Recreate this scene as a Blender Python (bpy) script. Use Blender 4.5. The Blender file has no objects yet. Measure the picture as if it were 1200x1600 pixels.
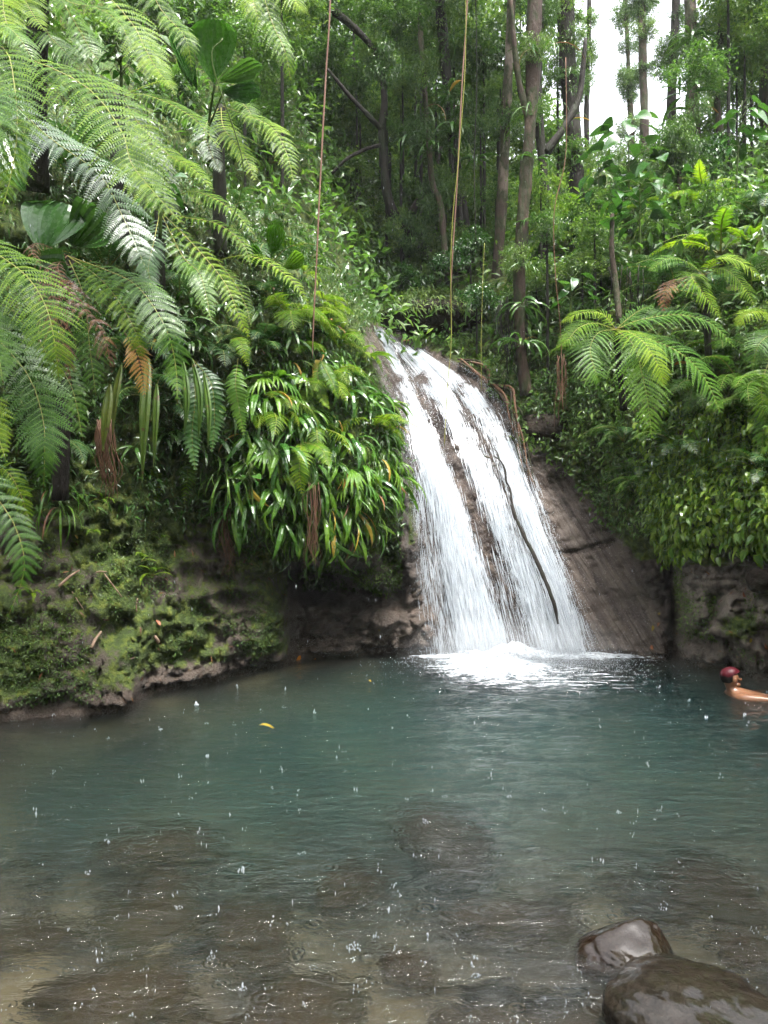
import bpy, bmesh, math, random
import numpy as np
from mathutils import Vector, Matrix, Euler
from mathutils.bvhtree import BVHTree

random.seed(7)
rng = np.random.default_rng(11)
C = bpy.context.scene.collection
SC = bpy.context.scene
PI = math.pi

# ------------------------------------------------------------------ camera, world, sun, exposure
FPX, HC = 1200.0, 1.9            # focal length in pixels of the 1200 x 1600 photograph, eye height above the pool
cd = bpy.data.cameras.new('camera'); cam = bpy.data.objects.new('camera', cd); C.objects.link(cam)
cam.location = (0, 0, HC); cam.rotation_euler = (PI/2, 0, 0)
cd.sensor_fit = 'VERTICAL'; cd.sensor_height = 24.0; cd.lens = 24.0*FPX/1600.0
cd.clip_start = 0.05; cd.clip_end = 500
SC.camera = cam

W = bpy.data.worlds.new('World'); SC.world = W; W.use_nodes = True
SUN_EL, SUN_AZ = math.radians(68), math.radians(150)
nt = W.node_tree; nt.nodes.clear()
sky = nt.nodes.new('ShaderNodeTexSky'); sky.sky_type = 'NISHITA'; sky.sun_disc = False
sky.sun_elevation = SUN_EL; sky.sun_rotation = SUN_AZ; sky.air_density = 1.0; sky.dust_density = 6.0; sky.ozone_density = 1.0
hs = nt.nodes.new('ShaderNodeHueSaturation'); hs.inputs['Saturation'].default_value = 0.22
bg = nt.nodes.new('ShaderNodeBackground'); bg.inputs['Strength'].default_value = 0.15
wo = nt.nodes.new('ShaderNodeOutputWorld')
nt.links.new(sky.outputs[0], hs.inputs['Color']); nt.links.new(hs.outputs[0], bg.inputs['Color']); nt.links.new(bg.outputs[0], wo.inputs[0])

sd = bpy.data.lights.new('sun', 'SUN'); sd.energy = 1.5; sd.angle = math.radians(14); sd.color = (1.0, 0.97, 0.92)
sun = bpy.data.objects.new('sun', sd); C.objects.link(sun)
sdir = Vector((math.sin(SUN_AZ)*math.cos(SUN_EL), math.cos(SUN_AZ)*math.cos(SUN_EL), math.sin(SUN_EL)))
sun.rotation_euler = sdir.to_track_quat('Z', 'Y').to_euler()

vs = SC.view_settings
vs.view_transform = 'Standard'; vs.look = 'None'; vs.gamma = 1.0; vs.use_curve_mapping = False; vs.exposure = 2.68
SC.render.engine = 'CYCLES'
cy = SC.cycles
cy.max_bounces = 8; cy.diffuse_bounces = 3; cy.glossy_bounces = 2; cy.transmission_bounces = 4; cy.transparent_max_bounces = 14
cy.volume_bounces = 1; cy.use_denoising = True; cy.sample_clamp_indirect = 6.0; cy.caustics_reflective = False; cy.caustics_refractive = True
cy.use_adaptive_sampling = True; cy.adaptive_threshold = 0.02

# ------------------------------------------------------------------ helpers
def P(px, py, Y):
    return Vector(((px-600)/FPX*Y, Y, HC-(py-800)/FPX*Y))

def tag(o, label=None, cat=None, group=None, kind=None):
    if label: o['label'] = label
    if cat: o['category'] = cat
    if group: o['group'] = group
    if kind: o['kind'] = kind
    return o

def thing(name, label, cat, loc=(0, 0, 0), rotz=0.0, group=None):
    o = bpy.data.objects.new(name, None); o.empty_display_size = 0.1
    C.objects.link(o); o.location = loc; o.rotation_euler = (0, 0, rotz)
    return tag(o, label, cat, group)

def link(name, me, mat=None, parent=None, loc=None):
    if mat is not None and not me.materials: me.materials.append(mat)
    o = bpy.data.objects.new(name, me); C.objects.link(o)
    if parent is not None: o.parent = parent
    if loc is not None: o.location = loc
    return o

def copy_tree(o, parent=None):
    c = o.copy(); C.objects.link(c); c.parent = parent
    for ch in list(o.children): copy_tree(ch, c)
    return c

def mesh_np(name, verts, faces, attrs=None, smooth=True, uv=None):
    """verts (n,3); faces: one (m,k) array or a list of them"""
    if not isinstance(faces, list): faces = [faces]
    verts = np.asarray(verts, dtype=np.float32)
    me = bpy.data.meshes.new(name)
    me.vertices.add(len(verts)); me.vertices.foreach_set('co', verts.ravel())
    tot = sum(f.size for f in faces); nf = sum(len(f) for f in faces)
    me.loops.add(tot); me.polygons.add(nf)
    vi = np.concatenate([f.ravel() for f in faces]).astype(np.int32)
    lt = np.concatenate([np.full(len(f), f.shape[1]) for f in faces]).astype(np.int32)
    ls = np.concatenate([[0], np.cumsum(lt)[:-1]]).astype(np.int32)
    me.loops.foreach_set('vertex_index', vi)
    me.polygons.foreach_set('loop_start', ls)
    me.polygons.foreach_set('use_smooth', np.full(nf, smooth))
    me.update(calc_edges=True)
    if attrs:
        for k, a in attrs.items():
            at_ = me.attributes.new(k, 'FLOAT', 'POINT'); at_.data.foreach_set('value', np.asarray(a, dtype=np.float32))
    if uv is not None:
        l = me.uv_layers.new(name='flow'); l.data.foreach_set('uv', np.asarray(uv, dtype=np.float32)[vi].ravel())
    return me

def _h(i, j, k, s):
    n = (i*374761393 + j*668265263 + k*1103515245 + s*1274126177) & 0xffffffff
    n = ((n ^ (n >> 13))*1274126177) & 0xffffffff
    return ((n ^ (n >> 16)) & 0xffff)/65535.0

def vnoise(p, s=0):
    p = np.asarray(p, dtype=np.float64); f = np.floor(p); i = f.astype(np.int64); t = p-f; t = t*t*(3-2*t)
    r = 0
    for a in (0, 1):
        for b in (0, 1):
            for c in (0, 1):
                w = (t[:, 0] if a else 1-t[:, 0])*(t[:, 1] if b else 1-t[:, 1])*(t[:, 2] if c else 1-t[:, 2])
                r = r + w*_h(i[:, 0]+a, i[:, 1]+b, i[:, 2]+c, s)
    return r*2-1

def fbm(p, octs=4, s=0, gain=0.5):
    p = np.asarray(p, dtype=np.float64); r = 0; a = 1.0; tot = 0
    for k in range(octs):
        r = r+a*vnoise(p*(2.03**k)+k*17.3, s+k); tot += a; a *= gain
    return r/tot

def sstep(a, b, x):
    t = np.clip((x-a)/(b-a), 0, 1); return t*t*(3-2*t)

def nrm(v): return v/np.maximum(np.linalg.norm(v, axis=-1, keepdims=True), 1e-9)

def frames(d, up):
    """rotation matrices whose y axis is d and whose z axis is close to up"""
    y = nrm(d); x = nrm(np.cross(y, up)); z = np.cross(x, y)
    return np.stack([x, y, z], axis=-1)

def batch(tv, tf, R, S, L, tint):
    """copies of a template: R (n,3,3), S (n,) or (n,3), L (n,3), tint (n,)"""
    n = len(L); S = np.asarray(S, dtype=float)
    if S.ndim == 1: S = np.repeat(S[:, None], 3, 1)
    v = np.einsum('nij,nkj->nki', R, tv[None]*S[:, None, :])+L[:, None, :]
    f = (tf[None]+(np.arange(n)*len(tv))[:, None, None]).reshape(-1, tf.shape[1])
    return v.reshape(-1, 3), f, np.repeat(tint, len(tv))

def cat_meshes(parts):
    V, Fs, T, o = [], [], [], 0
    for v, f, t in parts:
        V.append(v); Fs.append(f+o); T.append(t); o += len(v)
    return np.concatenate(V), np.concatenate(Fs), np.concatenate(T)

def catmull(pts, n):
    pts = [np.array(p, dtype=float) for p in pts]
    pts = [2*pts[0]-pts[1]]+pts+[2*pts[-1]-pts[-2]]
    m = len(pts)-3; out = []
    for q in np.linspace(0, m-1e-6, n):
        i = int(q); t = q-i; a, b, c, d = pts[i:i+4]
        out.append(0.5*((2*b)+(c-a)*t+(2*a-5*b+4*c-d)*t*t+(3*b-a-3*c+d)*t**3))
    return np.array(out)

def tube(pts, radii, sides=6, n=None, rough=0.0, seed=0, cap=True):
    """tapered tube through points; radii follow the points"""
    q = np.concatenate([np.array([list(p) for p in pts], dtype=float), np.array(radii, dtype=float)[:, None]], 1)
    n = n or max(4, len(pts)*4)
    q = catmull(q, n); c = q[:, :3]; r = np.maximum(q[:, 3], 1e-4)
    T = nrm(np.gradient(c, axis=0)); ref = np.array([0.13, -1.0, 0.21]) if abs(T[:, 2]).mean() > .5 else np.array([0, 0.1, 1.0])
    X = nrm(np.cross(T, ref)); Y = np.cross(T, X)
    a = np.arange(sides)*2*PI/sides
    V = c[:, None, :]+r[:, None, None]*(np.cos(a)[None, :, None]*X[:, None, :]+np.sin(a)[None, :, None]*Y[:, None, :])
    V = V.reshape(-1, 3)
    if rough:
        k = fbm(V*np.array([3.5, 3.5, 2.0])/max(r.max()*8, .05), 3, seed)
        V = V+(V-np.repeat(c, sides, 0))*k[:, None]*rough
    i = np.arange(n-1)[:, None]*sides; j = np.arange(sides)[None]; j2 = (j+1) % sides
    f = np.stack([i+j, i+j2, i+sides+j2, i+sides+j], -1).reshape(-1, 4)
    if cap:
        V = np.concatenate([V, c[:1], c[-1:]]); a0 = len(V)-2
        jj = np.arange(sides); e = (n-1)*sides
        f = np.concatenate([f, np.stack([np.full(sides, a0), (jj+1) % sides, jj, np.full(sides, a0)], -1)[:, :4],
                            np.stack([np.full(sides, a0+1), e+jj, e+(jj+1) % sides, np.full(sides, a0+1)], -1)])
        f3 = f[-2*sides:, :3]; return V, [f[:-2*sides], f3]
    return V, [f]

def tube_mesh(name, pts, radii, sides=6, n=None, rough=0.0, seed=0, org=(0, 0, 0)):
    V, f = tube(pts, radii, sides, n, rough, seed)
    return mesh_np(name, V-np.array(org), f)

def multi_tube(name, specs, sides=5, org=(0, 0, 0)):
    V, Q, Tt, o = [], [], [], 0
    for pts, rad, n in specs:
        v, f = tube(pts, rad, sides, n); V.append(v-np.array(org)); Q.append(f[0]+o); Tt.append(f[1]+o); o += len(v)
    return mesh_np(name, np.concatenate(V), [np.concatenate(Q), np.concatenate(Tt)])

# ------------------------------------------------------------------ materials
def new_mat(name):
    m = bpy.data.materials.new(name); m.use_nodes = True; m.node_tree.nodes.clear(); return m, m.node_tree
def N(t, kind, **kw):
    n = t.nodes.new(kind)
    for k, v in kw.items(): setattr(n, k, v)
    return n
def setin(n, **kw):
    for k, v in kw.items(): n.inputs[k.replace('_', ' ')].default_value = v
    return n
def ramp(t, src, stops):
    r = N(t, 'ShaderNodeValToRGB'); e = r.color_ramp.elements
    while len(e) > 1: e.remove(e[-1])
    for i, (p, c) in enumerate(stops):
        x = e[0] if i == 0 else e.new(p)
        x.position = p; x.color = (*c, 1) if len(c) == 3 else c
    t.links.new(src, r.inputs[0]); return r.outputs[0]
def noise_t(t, vec, scale, detail=5, rough=.55, dist=0.0):
    n = N(t, 'ShaderNodeTexNoise'); setin(n, Scale=scale, Detail=detail, Roughness=rough, Distortion=dist)
    if vec is not None: t.links.new(vec, n.inputs['Vector'])
    return n.outputs[0]
def mapping(t, vec, sc, loc=(0, 0, 0)):
    n = N(t, 'ShaderNodeMapping'); n.inputs['Scale'].default_value = sc; n.inputs['Location'].default_value = loc
    t.links.new(vec, n.inputs[0]); return n.outputs[0]
def math_n(t, op, a, b=None, clamp=False):
    n = N(t, 'ShaderNodeMath', operation=op, use_clamp=clamp)
    for i, x in enumerate((a, b)):
        if x is None: continue
        if isinstance(x, (int, float)): n.inputs[i].default_value = x
        else: t.links.new(x, n.inputs[i])
    return n.outputs[0]
def mixc(t, f, a, b, mode='MIX'):
    n = N(t, 'ShaderNodeMix', data_type='RGBA', blend_type=mode)
    for i, x in ((0, f), (6, a), (7, b)):
        if isinstance(x, (int, float)): n.inputs[i].default_value = x
        elif isinstance(x, tuple): n.inputs[i].default_value = (*x, 1)
        else: t.links.new(x, n.inputs[i])
    return n.outputs[2]
def attr(t, name):
    n = N(t, 'ShaderNodeAttribute', attribute_name=name); return n.outputs['Fac']
def mrange(t, v, a, b, c=0.0, d=1.0, smooth=True):
    n = N(t, 'ShaderNodeMapRange', interpolation_type='SMOOTHSTEP' if smooth else 'LINEAR')
    t.links.new(v, n.inputs[0])
    for i, x in zip((1, 2, 3, 4), (a, b, c, d)): n.inputs[i].default_value = x
    return n.outputs[0]
def bump(t, h, strength, dist, nrm_in=None):
    n = N(t, 'ShaderNodeBump'); setin(n, Strength=strength, Distance=dist); t.links.new(h, n.inputs['Height'])
    if nrm_in is not None: t.links.new(nrm_in, n.inputs['Normal'])
    return n.outputs[0]
def pos(t): return N(t, 'ShaderNodeNewGeometry').outputs['Position']
def objc(t): return N(t, 'ShaderNodeTexCoord').outputs['Object']

KA = .62      # overall scale on base colours, kept low so wet highlights stand out
def kc(c, k=None): return tuple(x*(KA if k is None else k) for x in c)
def leaf_mat(name, dark, mid, light, rough=.3, trans=.3, spot=None, coat=0.0, spec=.5):
    m, t = new_mat(name)
    oi = N(t, 'ShaderNodeObjectInfo')
    f = math_n(t, 'ADD', attr(t, 'tint'), mrange(t, oi.outputs['Random'], 0, 1, -.24, .24, False), True)
    n = noise_t(t, objc(t), 9.0, 3)
    f = math_n(t, 'ADD', f, mrange(t, n, .3, .7, -.12, .12, False), True)
    c = ramp(t, f, [(0, kc(dark, .74)), (.5, kc(mid, .74)), (1, kc(light, .74))])
    if spot:
        n2 = noise_t(t, objc(t), 14.0, 4)
        c = mixc(t, mrange(t, n2, .62, .7), c, spot)
    p = N(t, 'ShaderNodeBsdfPrincipled'); t.links.new(c, p.inputs['Base Color'])
    n3 = noise_t(t, objc(t), 30.0, 2)
    t.links.new(mrange(t, n3, .35, .65, rough*.7, rough*1.5), p.inputs['Roughness'])
    setin(p, Coat_Weight=coat, Coat_Roughness=.12); p.inputs['Specular IOR Level'].default_value = spec
    tr = N(t, 'ShaderNodeBsdfTranslucent'); c2 = mixc(t, 1.0, c, (1.25, 1.25, .75), 'MULTIPLY')
    t.links.new(c2, tr.inputs[0])
    mx = N(t, 'ShaderNodeMixShader'); mx.inputs[0].default_value = trans
    t.links.new(p.outputs[0], mx.inputs[1]); t.links.new(tr.outputs[0], mx.inputs[2])
    o = N(t, 'ShaderNodeOutputMaterial'); t.links.new(mx.outputs[0], o.inputs[0])
    return m

def simple_mat(name, stops, scale=8.0, rough=.6, bmp=.4, bd=.01, vec_scale=(1, 1, 1), world=False, rr=None, spec=.18):
    m, t = new_mat(name)
    v = mapping(t, pos(t) if world else objc(t), vec_scale)
    n = noise_t(t, v, scale, 6, .6)
    c = ramp(t, n, [(a_, kc(b_)) for a_, b_ in stops])
    p = N(t, 'ShaderNodeBsdfPrincipled'); t.links.new(c, p.inputs['Base Color'])
    p.inputs['Specular IOR Level'].default_value = spec
    if rr: t.links.new(mrange(t, noise_t(t, v, scale*2.3, 4), .35, .65, rr[0], rr[1]), p.inputs['Roughness'])
    else: p.inputs['Roughness'].default_value = rough
    t.links.new(bump(t, noise_t(t, v, scale*3, 6, .65), bmp, bd), p.inputs['Normal'])
    o = N(t, 'ShaderNodeOutputMaterial'); t.links.new(p.outputs[0], o.inputs[0])
    return m

M = {}
# foliage
M['fern'] = leaf_mat('fern green', (.020, .062, .005), (.085, .19, .010), (.24, .36, .020), .40, .48, spec=.13)
M['fern_silver'] = leaf_mat('wet fern', (.020, .065, .010), (.058, .15, .018), (.14, .27, .035), .30, .42, spec=.18)
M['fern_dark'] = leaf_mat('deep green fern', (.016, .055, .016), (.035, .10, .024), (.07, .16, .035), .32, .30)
M['fern_dead'] = leaf_mat('dead fern', (.06, .025, .015), (.14, .06, .03), (.30, .15, .05), .7, .2)
M['fern_yellow'] = leaf_mat('yellowing fern', (.22, .19, .02), (.38, .27, .03), (.45, .22, .05), .5, .3)
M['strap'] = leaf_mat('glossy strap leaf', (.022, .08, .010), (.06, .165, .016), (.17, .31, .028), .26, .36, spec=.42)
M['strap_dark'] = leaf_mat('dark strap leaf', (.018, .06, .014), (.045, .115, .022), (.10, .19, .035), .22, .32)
M['broad'] = leaf_mat('broad leaf', (.015, .06, .013), (.04, .12, .02), (.09, .20, .035), .2, .3, coat=.3)
M['ivy'] = leaf_mat('creeper leaf', (.045, .12, .014), (.12, .26, .028), (.30, .44, .05), .2, .35, coat=.2)
M['forest'] = leaf_mat('forest leaf', (.034, .084, .018), (.076, .168, .032), (.18, .29, .05), .28, .48)
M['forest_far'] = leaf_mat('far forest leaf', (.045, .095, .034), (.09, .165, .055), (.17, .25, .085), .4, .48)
M['moss_leaf'] = leaf_mat('moss plant leaf', (.025, .06, .010), (.07, .14, .018), (.17, .25, .03), .5, .3)
M['rib'] = simple_mat('yellow green midrib', [(.3, (.20, .22, .04)), (.7, (.32, .30, .08))], 20, .4, .1, .002)
M['rib_dead'] = simple_mat('brown midrib', [(.3, (.10, .05, .03)), (.7, (.20, .11, .06))], 20, .6, .1, .002)
M['stalk'] = simple_mat('leaf stalk', [(.3, (.05, .10, .02)), (.7, (.10, .14, .03))], 20, .4, .1, .002)
# wood
M['bark_pale'] = simple_mat('mottled pale bark', [(.3, (0.0412, 0.0306, 0.0236)), (.44, (0.0883, 0.0648, 0.0494)), (.52, (0.0412, 0.0530, 0.0213)), (.60, (0.1885, 0.1472, 0.1178)), (.75, (0.3063, 0.2592, 0.2120))], 3.2, .8, 1.0, .05, (1, 1, .5))
M['bark_dark'] = simple_mat('wet dark bark', [(.3, (0.0112, 0.0087, 0.0074)), (.5, (0.0248, 0.0198, 0.0149)), (.7, (0.0217, 0.0310, 0.0112))], 3.5, .7, 1.0, .05, (1, 1, .4))
M['bark_brown'] = simple_mat('brown bark', [(.3, (0.0263, 0.0168, 0.0126)), (.45, (0.0632, 0.0422, 0.0316)), (.53, (0.0316, 0.0442, 0.0148)), (.62, (0.1054, 0.0717, 0.0527)), (.75, (0.1792, 0.1370, 0.1054))], 3.5, .75, 1.0, .05, (1, 1, .45))
M['root'] = simple_mat('hanging root', [(.3, (.10, .05, .03)), (.7, (.22, .12, .07))], 12, .6, .4, .005, (1, 1, .3))
M['liana'] = simple_mat('pinkish liana', [(.3, (.16, .085, .06)), (.7, (.30, .18, .13))], 10, .6, .3, .004, (1, 1, .3))
M['liana_green'] = simple_mat('yellow green liana', [(.3, (.20, .22, .03)), (.7, (.36, .36, .08))], 10, .5, .3, .004, (1, 1, .3))
M['stick'] = simple_mat('pale fallen stick', [(.3, (.20, .12, .08)), (.7, (.42, .30, .22))], 12, .7, .4, .005)
M['dead_leaf'] = simple_mat('fallen brown leaf', [(.3, (.18, .06, .03)), (.7, (.32, .13, .06))], 12, .5, .3, .004)
M['orange_leaf'] = simple_mat('orange leaf', [(.3, (.55, .16, .015)), (.7, (.70, .26, .03))], 12, .45, .3, .004)
M['yellow_leaf'] = simple_mat('yellow leaf', [(.3, (.28, .18, .012)), (.7, (.36, .27, .03))], 12, .45, .3, .004)

def rock_material():
    m, t = new_mat('wet mossy rock')
    p0 = pos(t)
    n1 = noise_t(t, p0, 1.6, 8, .62); n2 = noise_t(t, p0, 9.0, 8, .7); n3 = noise_t(t, p0, 38.0, 5, .6)
    rock = ramp(t, n1, [(.30, (.018, .013, .010)), (.45, (.042, .031, .024)), (.58, (.078, .058, .045)), (.72, (.040, .031, .023))])
    rock = mixc(t, mrange(t, n2, .40, .62), rock, mixc(t, .6, rock, (.016, .012, .011)))
    pale = math_n(t, 'MULTIPLY', attr(t, 'pale'), mrange(t, n2, .35, .6, .4, 1.0))
    rock = mixc(t, pale, rock, (.19, .155, .130))
    green = ramp(t, n2, [(.3, (.016, .026, .006)), (.5, (.042, .068, .011)), (.62, (.105, .130, .018)), (.75, (.052, .043, .018))])
    mf = mrange(t, math_n(t, 'ADD', attr(t, 'moss'), math_n(t, 'MULTIPLY', math_n(t, 'SUBTRACT', n2, .5), 1.1)), .40, .62)
    col = mixc(t, mf, rock, green)
    wet = attr(t, 'wet')
    vs_ = mapping(t, N(t, 'ShaderNodeTexCoord').outputs['UV'], (85, 8, 1)); st = noise_t(t, vs_, 1.0, 6, .65)
    col = mixc(t, math_n(t, 'MULTIPLY', attr(t, 'slab'), mrange(t, st, .40, .62, .65, 0.0)), col, (.020, .013, .012))
    pr = N(t, 'ShaderNodeBsdfPrincipled'); t.links.new(col, pr.inputs['Base Color']); pr.inputs['Specular IOR Level'].default_value = .32
    r = math_n(t, 'ADD', mrange(t, wet, 0, 1, .62, .24, False), math_n(t, 'MULTIPLY', math_n(t, 'SUBTRACT', n3, .5), .35))
    r = math_n(t, 'ADD', r, math_n(t, 'MULTIPLY', mf, .3), True)
    t.links.new(r, pr.inputs['Roughness'])
    h = math_n(t, 'MULTIPLY', math_n(t, 'ADD', n2, math_n(t, 'MULTIPLY', n3, .35)), mrange(t, attr(t, 'slab'), 0, 1, 1.0, .30, False))
    h = math_n(t, 'ADD', h, math_n(t, 'MULTIPLY', math_n(t, 'MULTIPLY', st, attr(t, 'slab')), 1.3))
    t.links.new(bump(t, h, 1.0, .09), pr.inputs['Normal'])
    o = N(t, 'ShaderNodeOutputMaterial'); t.links.new(pr.outputs[0], o.inputs[0])
    return m
M['rock'] = rock_material()

def boulder_mat(name, c1, c2, c3, rlo=.12, rhi=.4, coat=1.0):
    m, t = new_mat(name)
    v = objc(t); n1 = noise_t(t, v, 4.0, 6); n2 = noise_t(t, v, 22.0, 7, .65)
    c = ramp(t, n1, [(.3, c1), (.5, c2), (.7, c3)])
    c = mixc(t, mrange(t, n2, .4, .65), c, mixc(t, .45, c, (.03, .022, .016)))
    pr = N(t, 'ShaderNodeBsdfPrincipled'); t.links.new(c, pr.inputs['Base Color'])
    t.links.new(mrange(t, n2, .3, .7, rlo, rhi), pr.inputs['Roughness']); setin(pr, Coat_Weight=coat, Coat_Roughness=.05)
    pr.inputs['Specular IOR Level'].default_value = .06; t.links.new(bump(t, math_n(t, 'ADD', math_n(t, 'MULTIPLY', n2, .5), math_n(t, 'MULTIPLY', noise_t(t, v, 11.0, 3), 1.4)), .75, .026), pr.inputs['Normal'])
    o = N(t, 'ShaderNodeOutputMaterial'); t.links.new(pr.outputs[0], o.inputs[0]); return m
M['boulder'] = boulder_mat('wet brown boulder', (.010, .004, .002), (.015, .009, .005), (.012, .010, .004), .3, .55, .7)
M['boulder_grey'] = boulder_mat('wet grey boulder', (.006, .005, .0035), (.017, .013, .009), (.009, .009, .004), .3, .55, .6)
M['stone'] = boulder_mat('submerged stone', (.016, .012, .007), (.036, .025, .013), (.026, .023, .011), .4, .8, 0)
M['rock_dark'] = boulder_mat('dark wet rock', (.010, .008, .007), (.022, .017, .014), (.014, .018, .008), .45, .8, 0)

def bed_material():
    m, t = new_mat('pool bed')
    p0 = pos(t); n1 = noise_t(t, p0, 1.1, 6, .6, .6); n2 = noise_t(t, p0, 12.0, 7, .7)
    c = ramp(t, n1, [(.34, (.018, .012, .007)), (.45, (.050, .034, .018)), (.55, (.120, .086, .040)), (.72, (.18, .135, .065))])
    c = mixc(t, mrange(t, n2, .35, .7), c, mixc(t, .5, c, (.05, .04, .025)))
    pr = N(t, 'ShaderNodeBsdfPrincipled'); t.links.new(c, pr.inputs['Base Color']); setin(pr, Roughness=.8)
    t.links.new(bump(t, n2, .8, .05), pr.inputs['Normal'])
    o = N(t, 'ShaderNodeOutputMaterial'); t.links.new(pr.outputs[0], o.inputs[0]); return m
M['bed'] = bed_material()

def water_material():
    m, t = new_mat('pool water')
    p0 = pos(t)
    near = N(t, 'ShaderNodeSeparateXYZ'); t.links.new(p0, near.inputs[0])
    w1 = noise_t(t, mapping(t, p0, (1.0, 2.4, 1)), 5.5, 4, .6, .5)
    w2 = noise_t(t, mapping(t, p0, (1.0, 1.7, 1)), 22.0, 4, .6, .8)
    h = math_n(t, 'ADD', w1, math_n(t, 'MULTIPLY', w2, .28))
    # ring ripples from rain drops
    for k, (sc, off) in enumerate(((4.2, 0.0), (6.3, 3.7))):
        vo = N(t, 'ShaderNodeTexVoronoi'); vo.inputs['Scale'].default_value = sc; t.links.new(mapping(t, p0, (1, 1, 0), (off, off, 0)), vo.inputs['Vector'])
        d = vo.outputs['Distance']
        ring = math_n(t, 'SINE', math_n(t, 'MULTIPLY', d, 46.0))
        fall = mrange(t, d, .10, .36, 1.0, 0.0)
        h = math_n(t, 'ADD', h, math_n(t, 'MULTIPLY', math_n(t, 'MULTIPLY', ring, fall), .10))
    nb = bump(t, h, .65, .065)
    pw = N(t, 'ShaderNodeBsdfPrincipled'); setin(pw, Roughness=.03, IOR=1.33); pw.inputs['Transmission Weight'].default_value = 1.0
    pw.inputs['Base Color'].default_value = (.97, .99, .99, 1); t.links.new(nb, pw.inputs['Normal']); mx = pw
    vol = N(t, 'ShaderNodeVolumePrincipled'); vol.inputs['Color'].default_value = (.022, .070, .074, 1); vol.inputs['Density'].default_value = .42
    vol.inputs['Absorption Color'].default_value = (.10, .42, .42, 1)
    o = N(t, 'ShaderNodeOutputMaterial'); t.links.new(mx.outputs[0], o.inputs[0]); t.links.new(vol.outputs[0], o.inputs['Volume'])
    return m
M['water'] = water_material()

def white_water(name, su, sv, off, lo=.36, hi=.62, use_uv=True, amp=1.25, amax=1.0, br=1.0):
    m, t = new_mat(name)
    base = N(t, 'ShaderNodeTexCoord').outputs['UV'] if use_uv else pos(t)
    v = mapping(t, base, (su, sv, 1 if use_uv else su), (off, off*1.7, 0))
    n1 = noise_t(t, v, 1.0, 4, .6, .35); n2 = noise_t(t, mapping(t, v, (3.3, 2.0, 1)), 1.0, 6, .75, .2)
    n = math_n(t, 'ADD', math_n(t, 'MULTIPLY', n1, .6), math_n(t, 'MULTIPLY', n2, .4))
    a = math_n(t, 'ADD', attr(t, 'dens'), math_n(t, 'MULTIPLY', math_n(t, 'SUBTRACT', n, .5), amp*2.4))
    a = mrange(t, a, lo, hi, 0.0, amax)
    col = ramp(t, n2, [(.34, kc((.20, .23, .28), br)), (.48, kc((.42, .46, .50), br)), (.60, kc((.68, .71, .74), min(1.3, br)))])
    df = N(t, 'ShaderNodeBsdfPrincipled'); t.links.new(col, df.inputs['Base Color']); setin(df, Roughness=.35)
    t.links.new(bump(t, n2, .6, .03), df.inputs['Normal'])
    tr = N(t, 'ShaderNodeBsdfTranslucent'); tr.inputs[0].default_value = (.5, .54, .58, 1)
    m1 = N(t, 'ShaderNodeMixShader'); m1.inputs[0].default_value = .35; t.links.new(df.outputs[0], m1.inputs[1]); t.links.new(tr.outputs[0], m1.inputs[2])
    tp = N(t, 'ShaderNodeBsdfTransparent')
    m2 = N(t, 'ShaderNodeMixShader'); t.links.new(a, m2.inputs[0]); t.links.new(tp.outputs[0], m2.inputs[1]); t.links.new(m1.outputs[0], m2.inputs[2])
    o = N(t, 'ShaderNodeOutputMaterial'); t.links.new(m2.outputs[0], o.inputs[0])
    return m
def drops_mat():
    m, t = new_mat('water drops')
    p = N(t, 'ShaderNodeBsdfPrincipled'); p.inputs['Base Color'].default_value = (.40, .44, .48, 1); setin(p, Roughness=.12)
    tr = N(t, 'ShaderNodeBsdfTranslucent'); tr.inputs[0].default_value = (.5, .54, .58, 1)
    m1 = N(t, 'ShaderNodeMixShader'); m1.inputs[0].default_value = .4; t.links.new(p.outputs[0], m1.inputs[1]); t.links.new(tr.outputs[0], m1.inputs[2])
    o = N(t, 'ShaderNodeOutputMaterial'); t.links.new(m1.outputs[0], o.inputs[0]); return m
M['drops'] = drops_mat()
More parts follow.
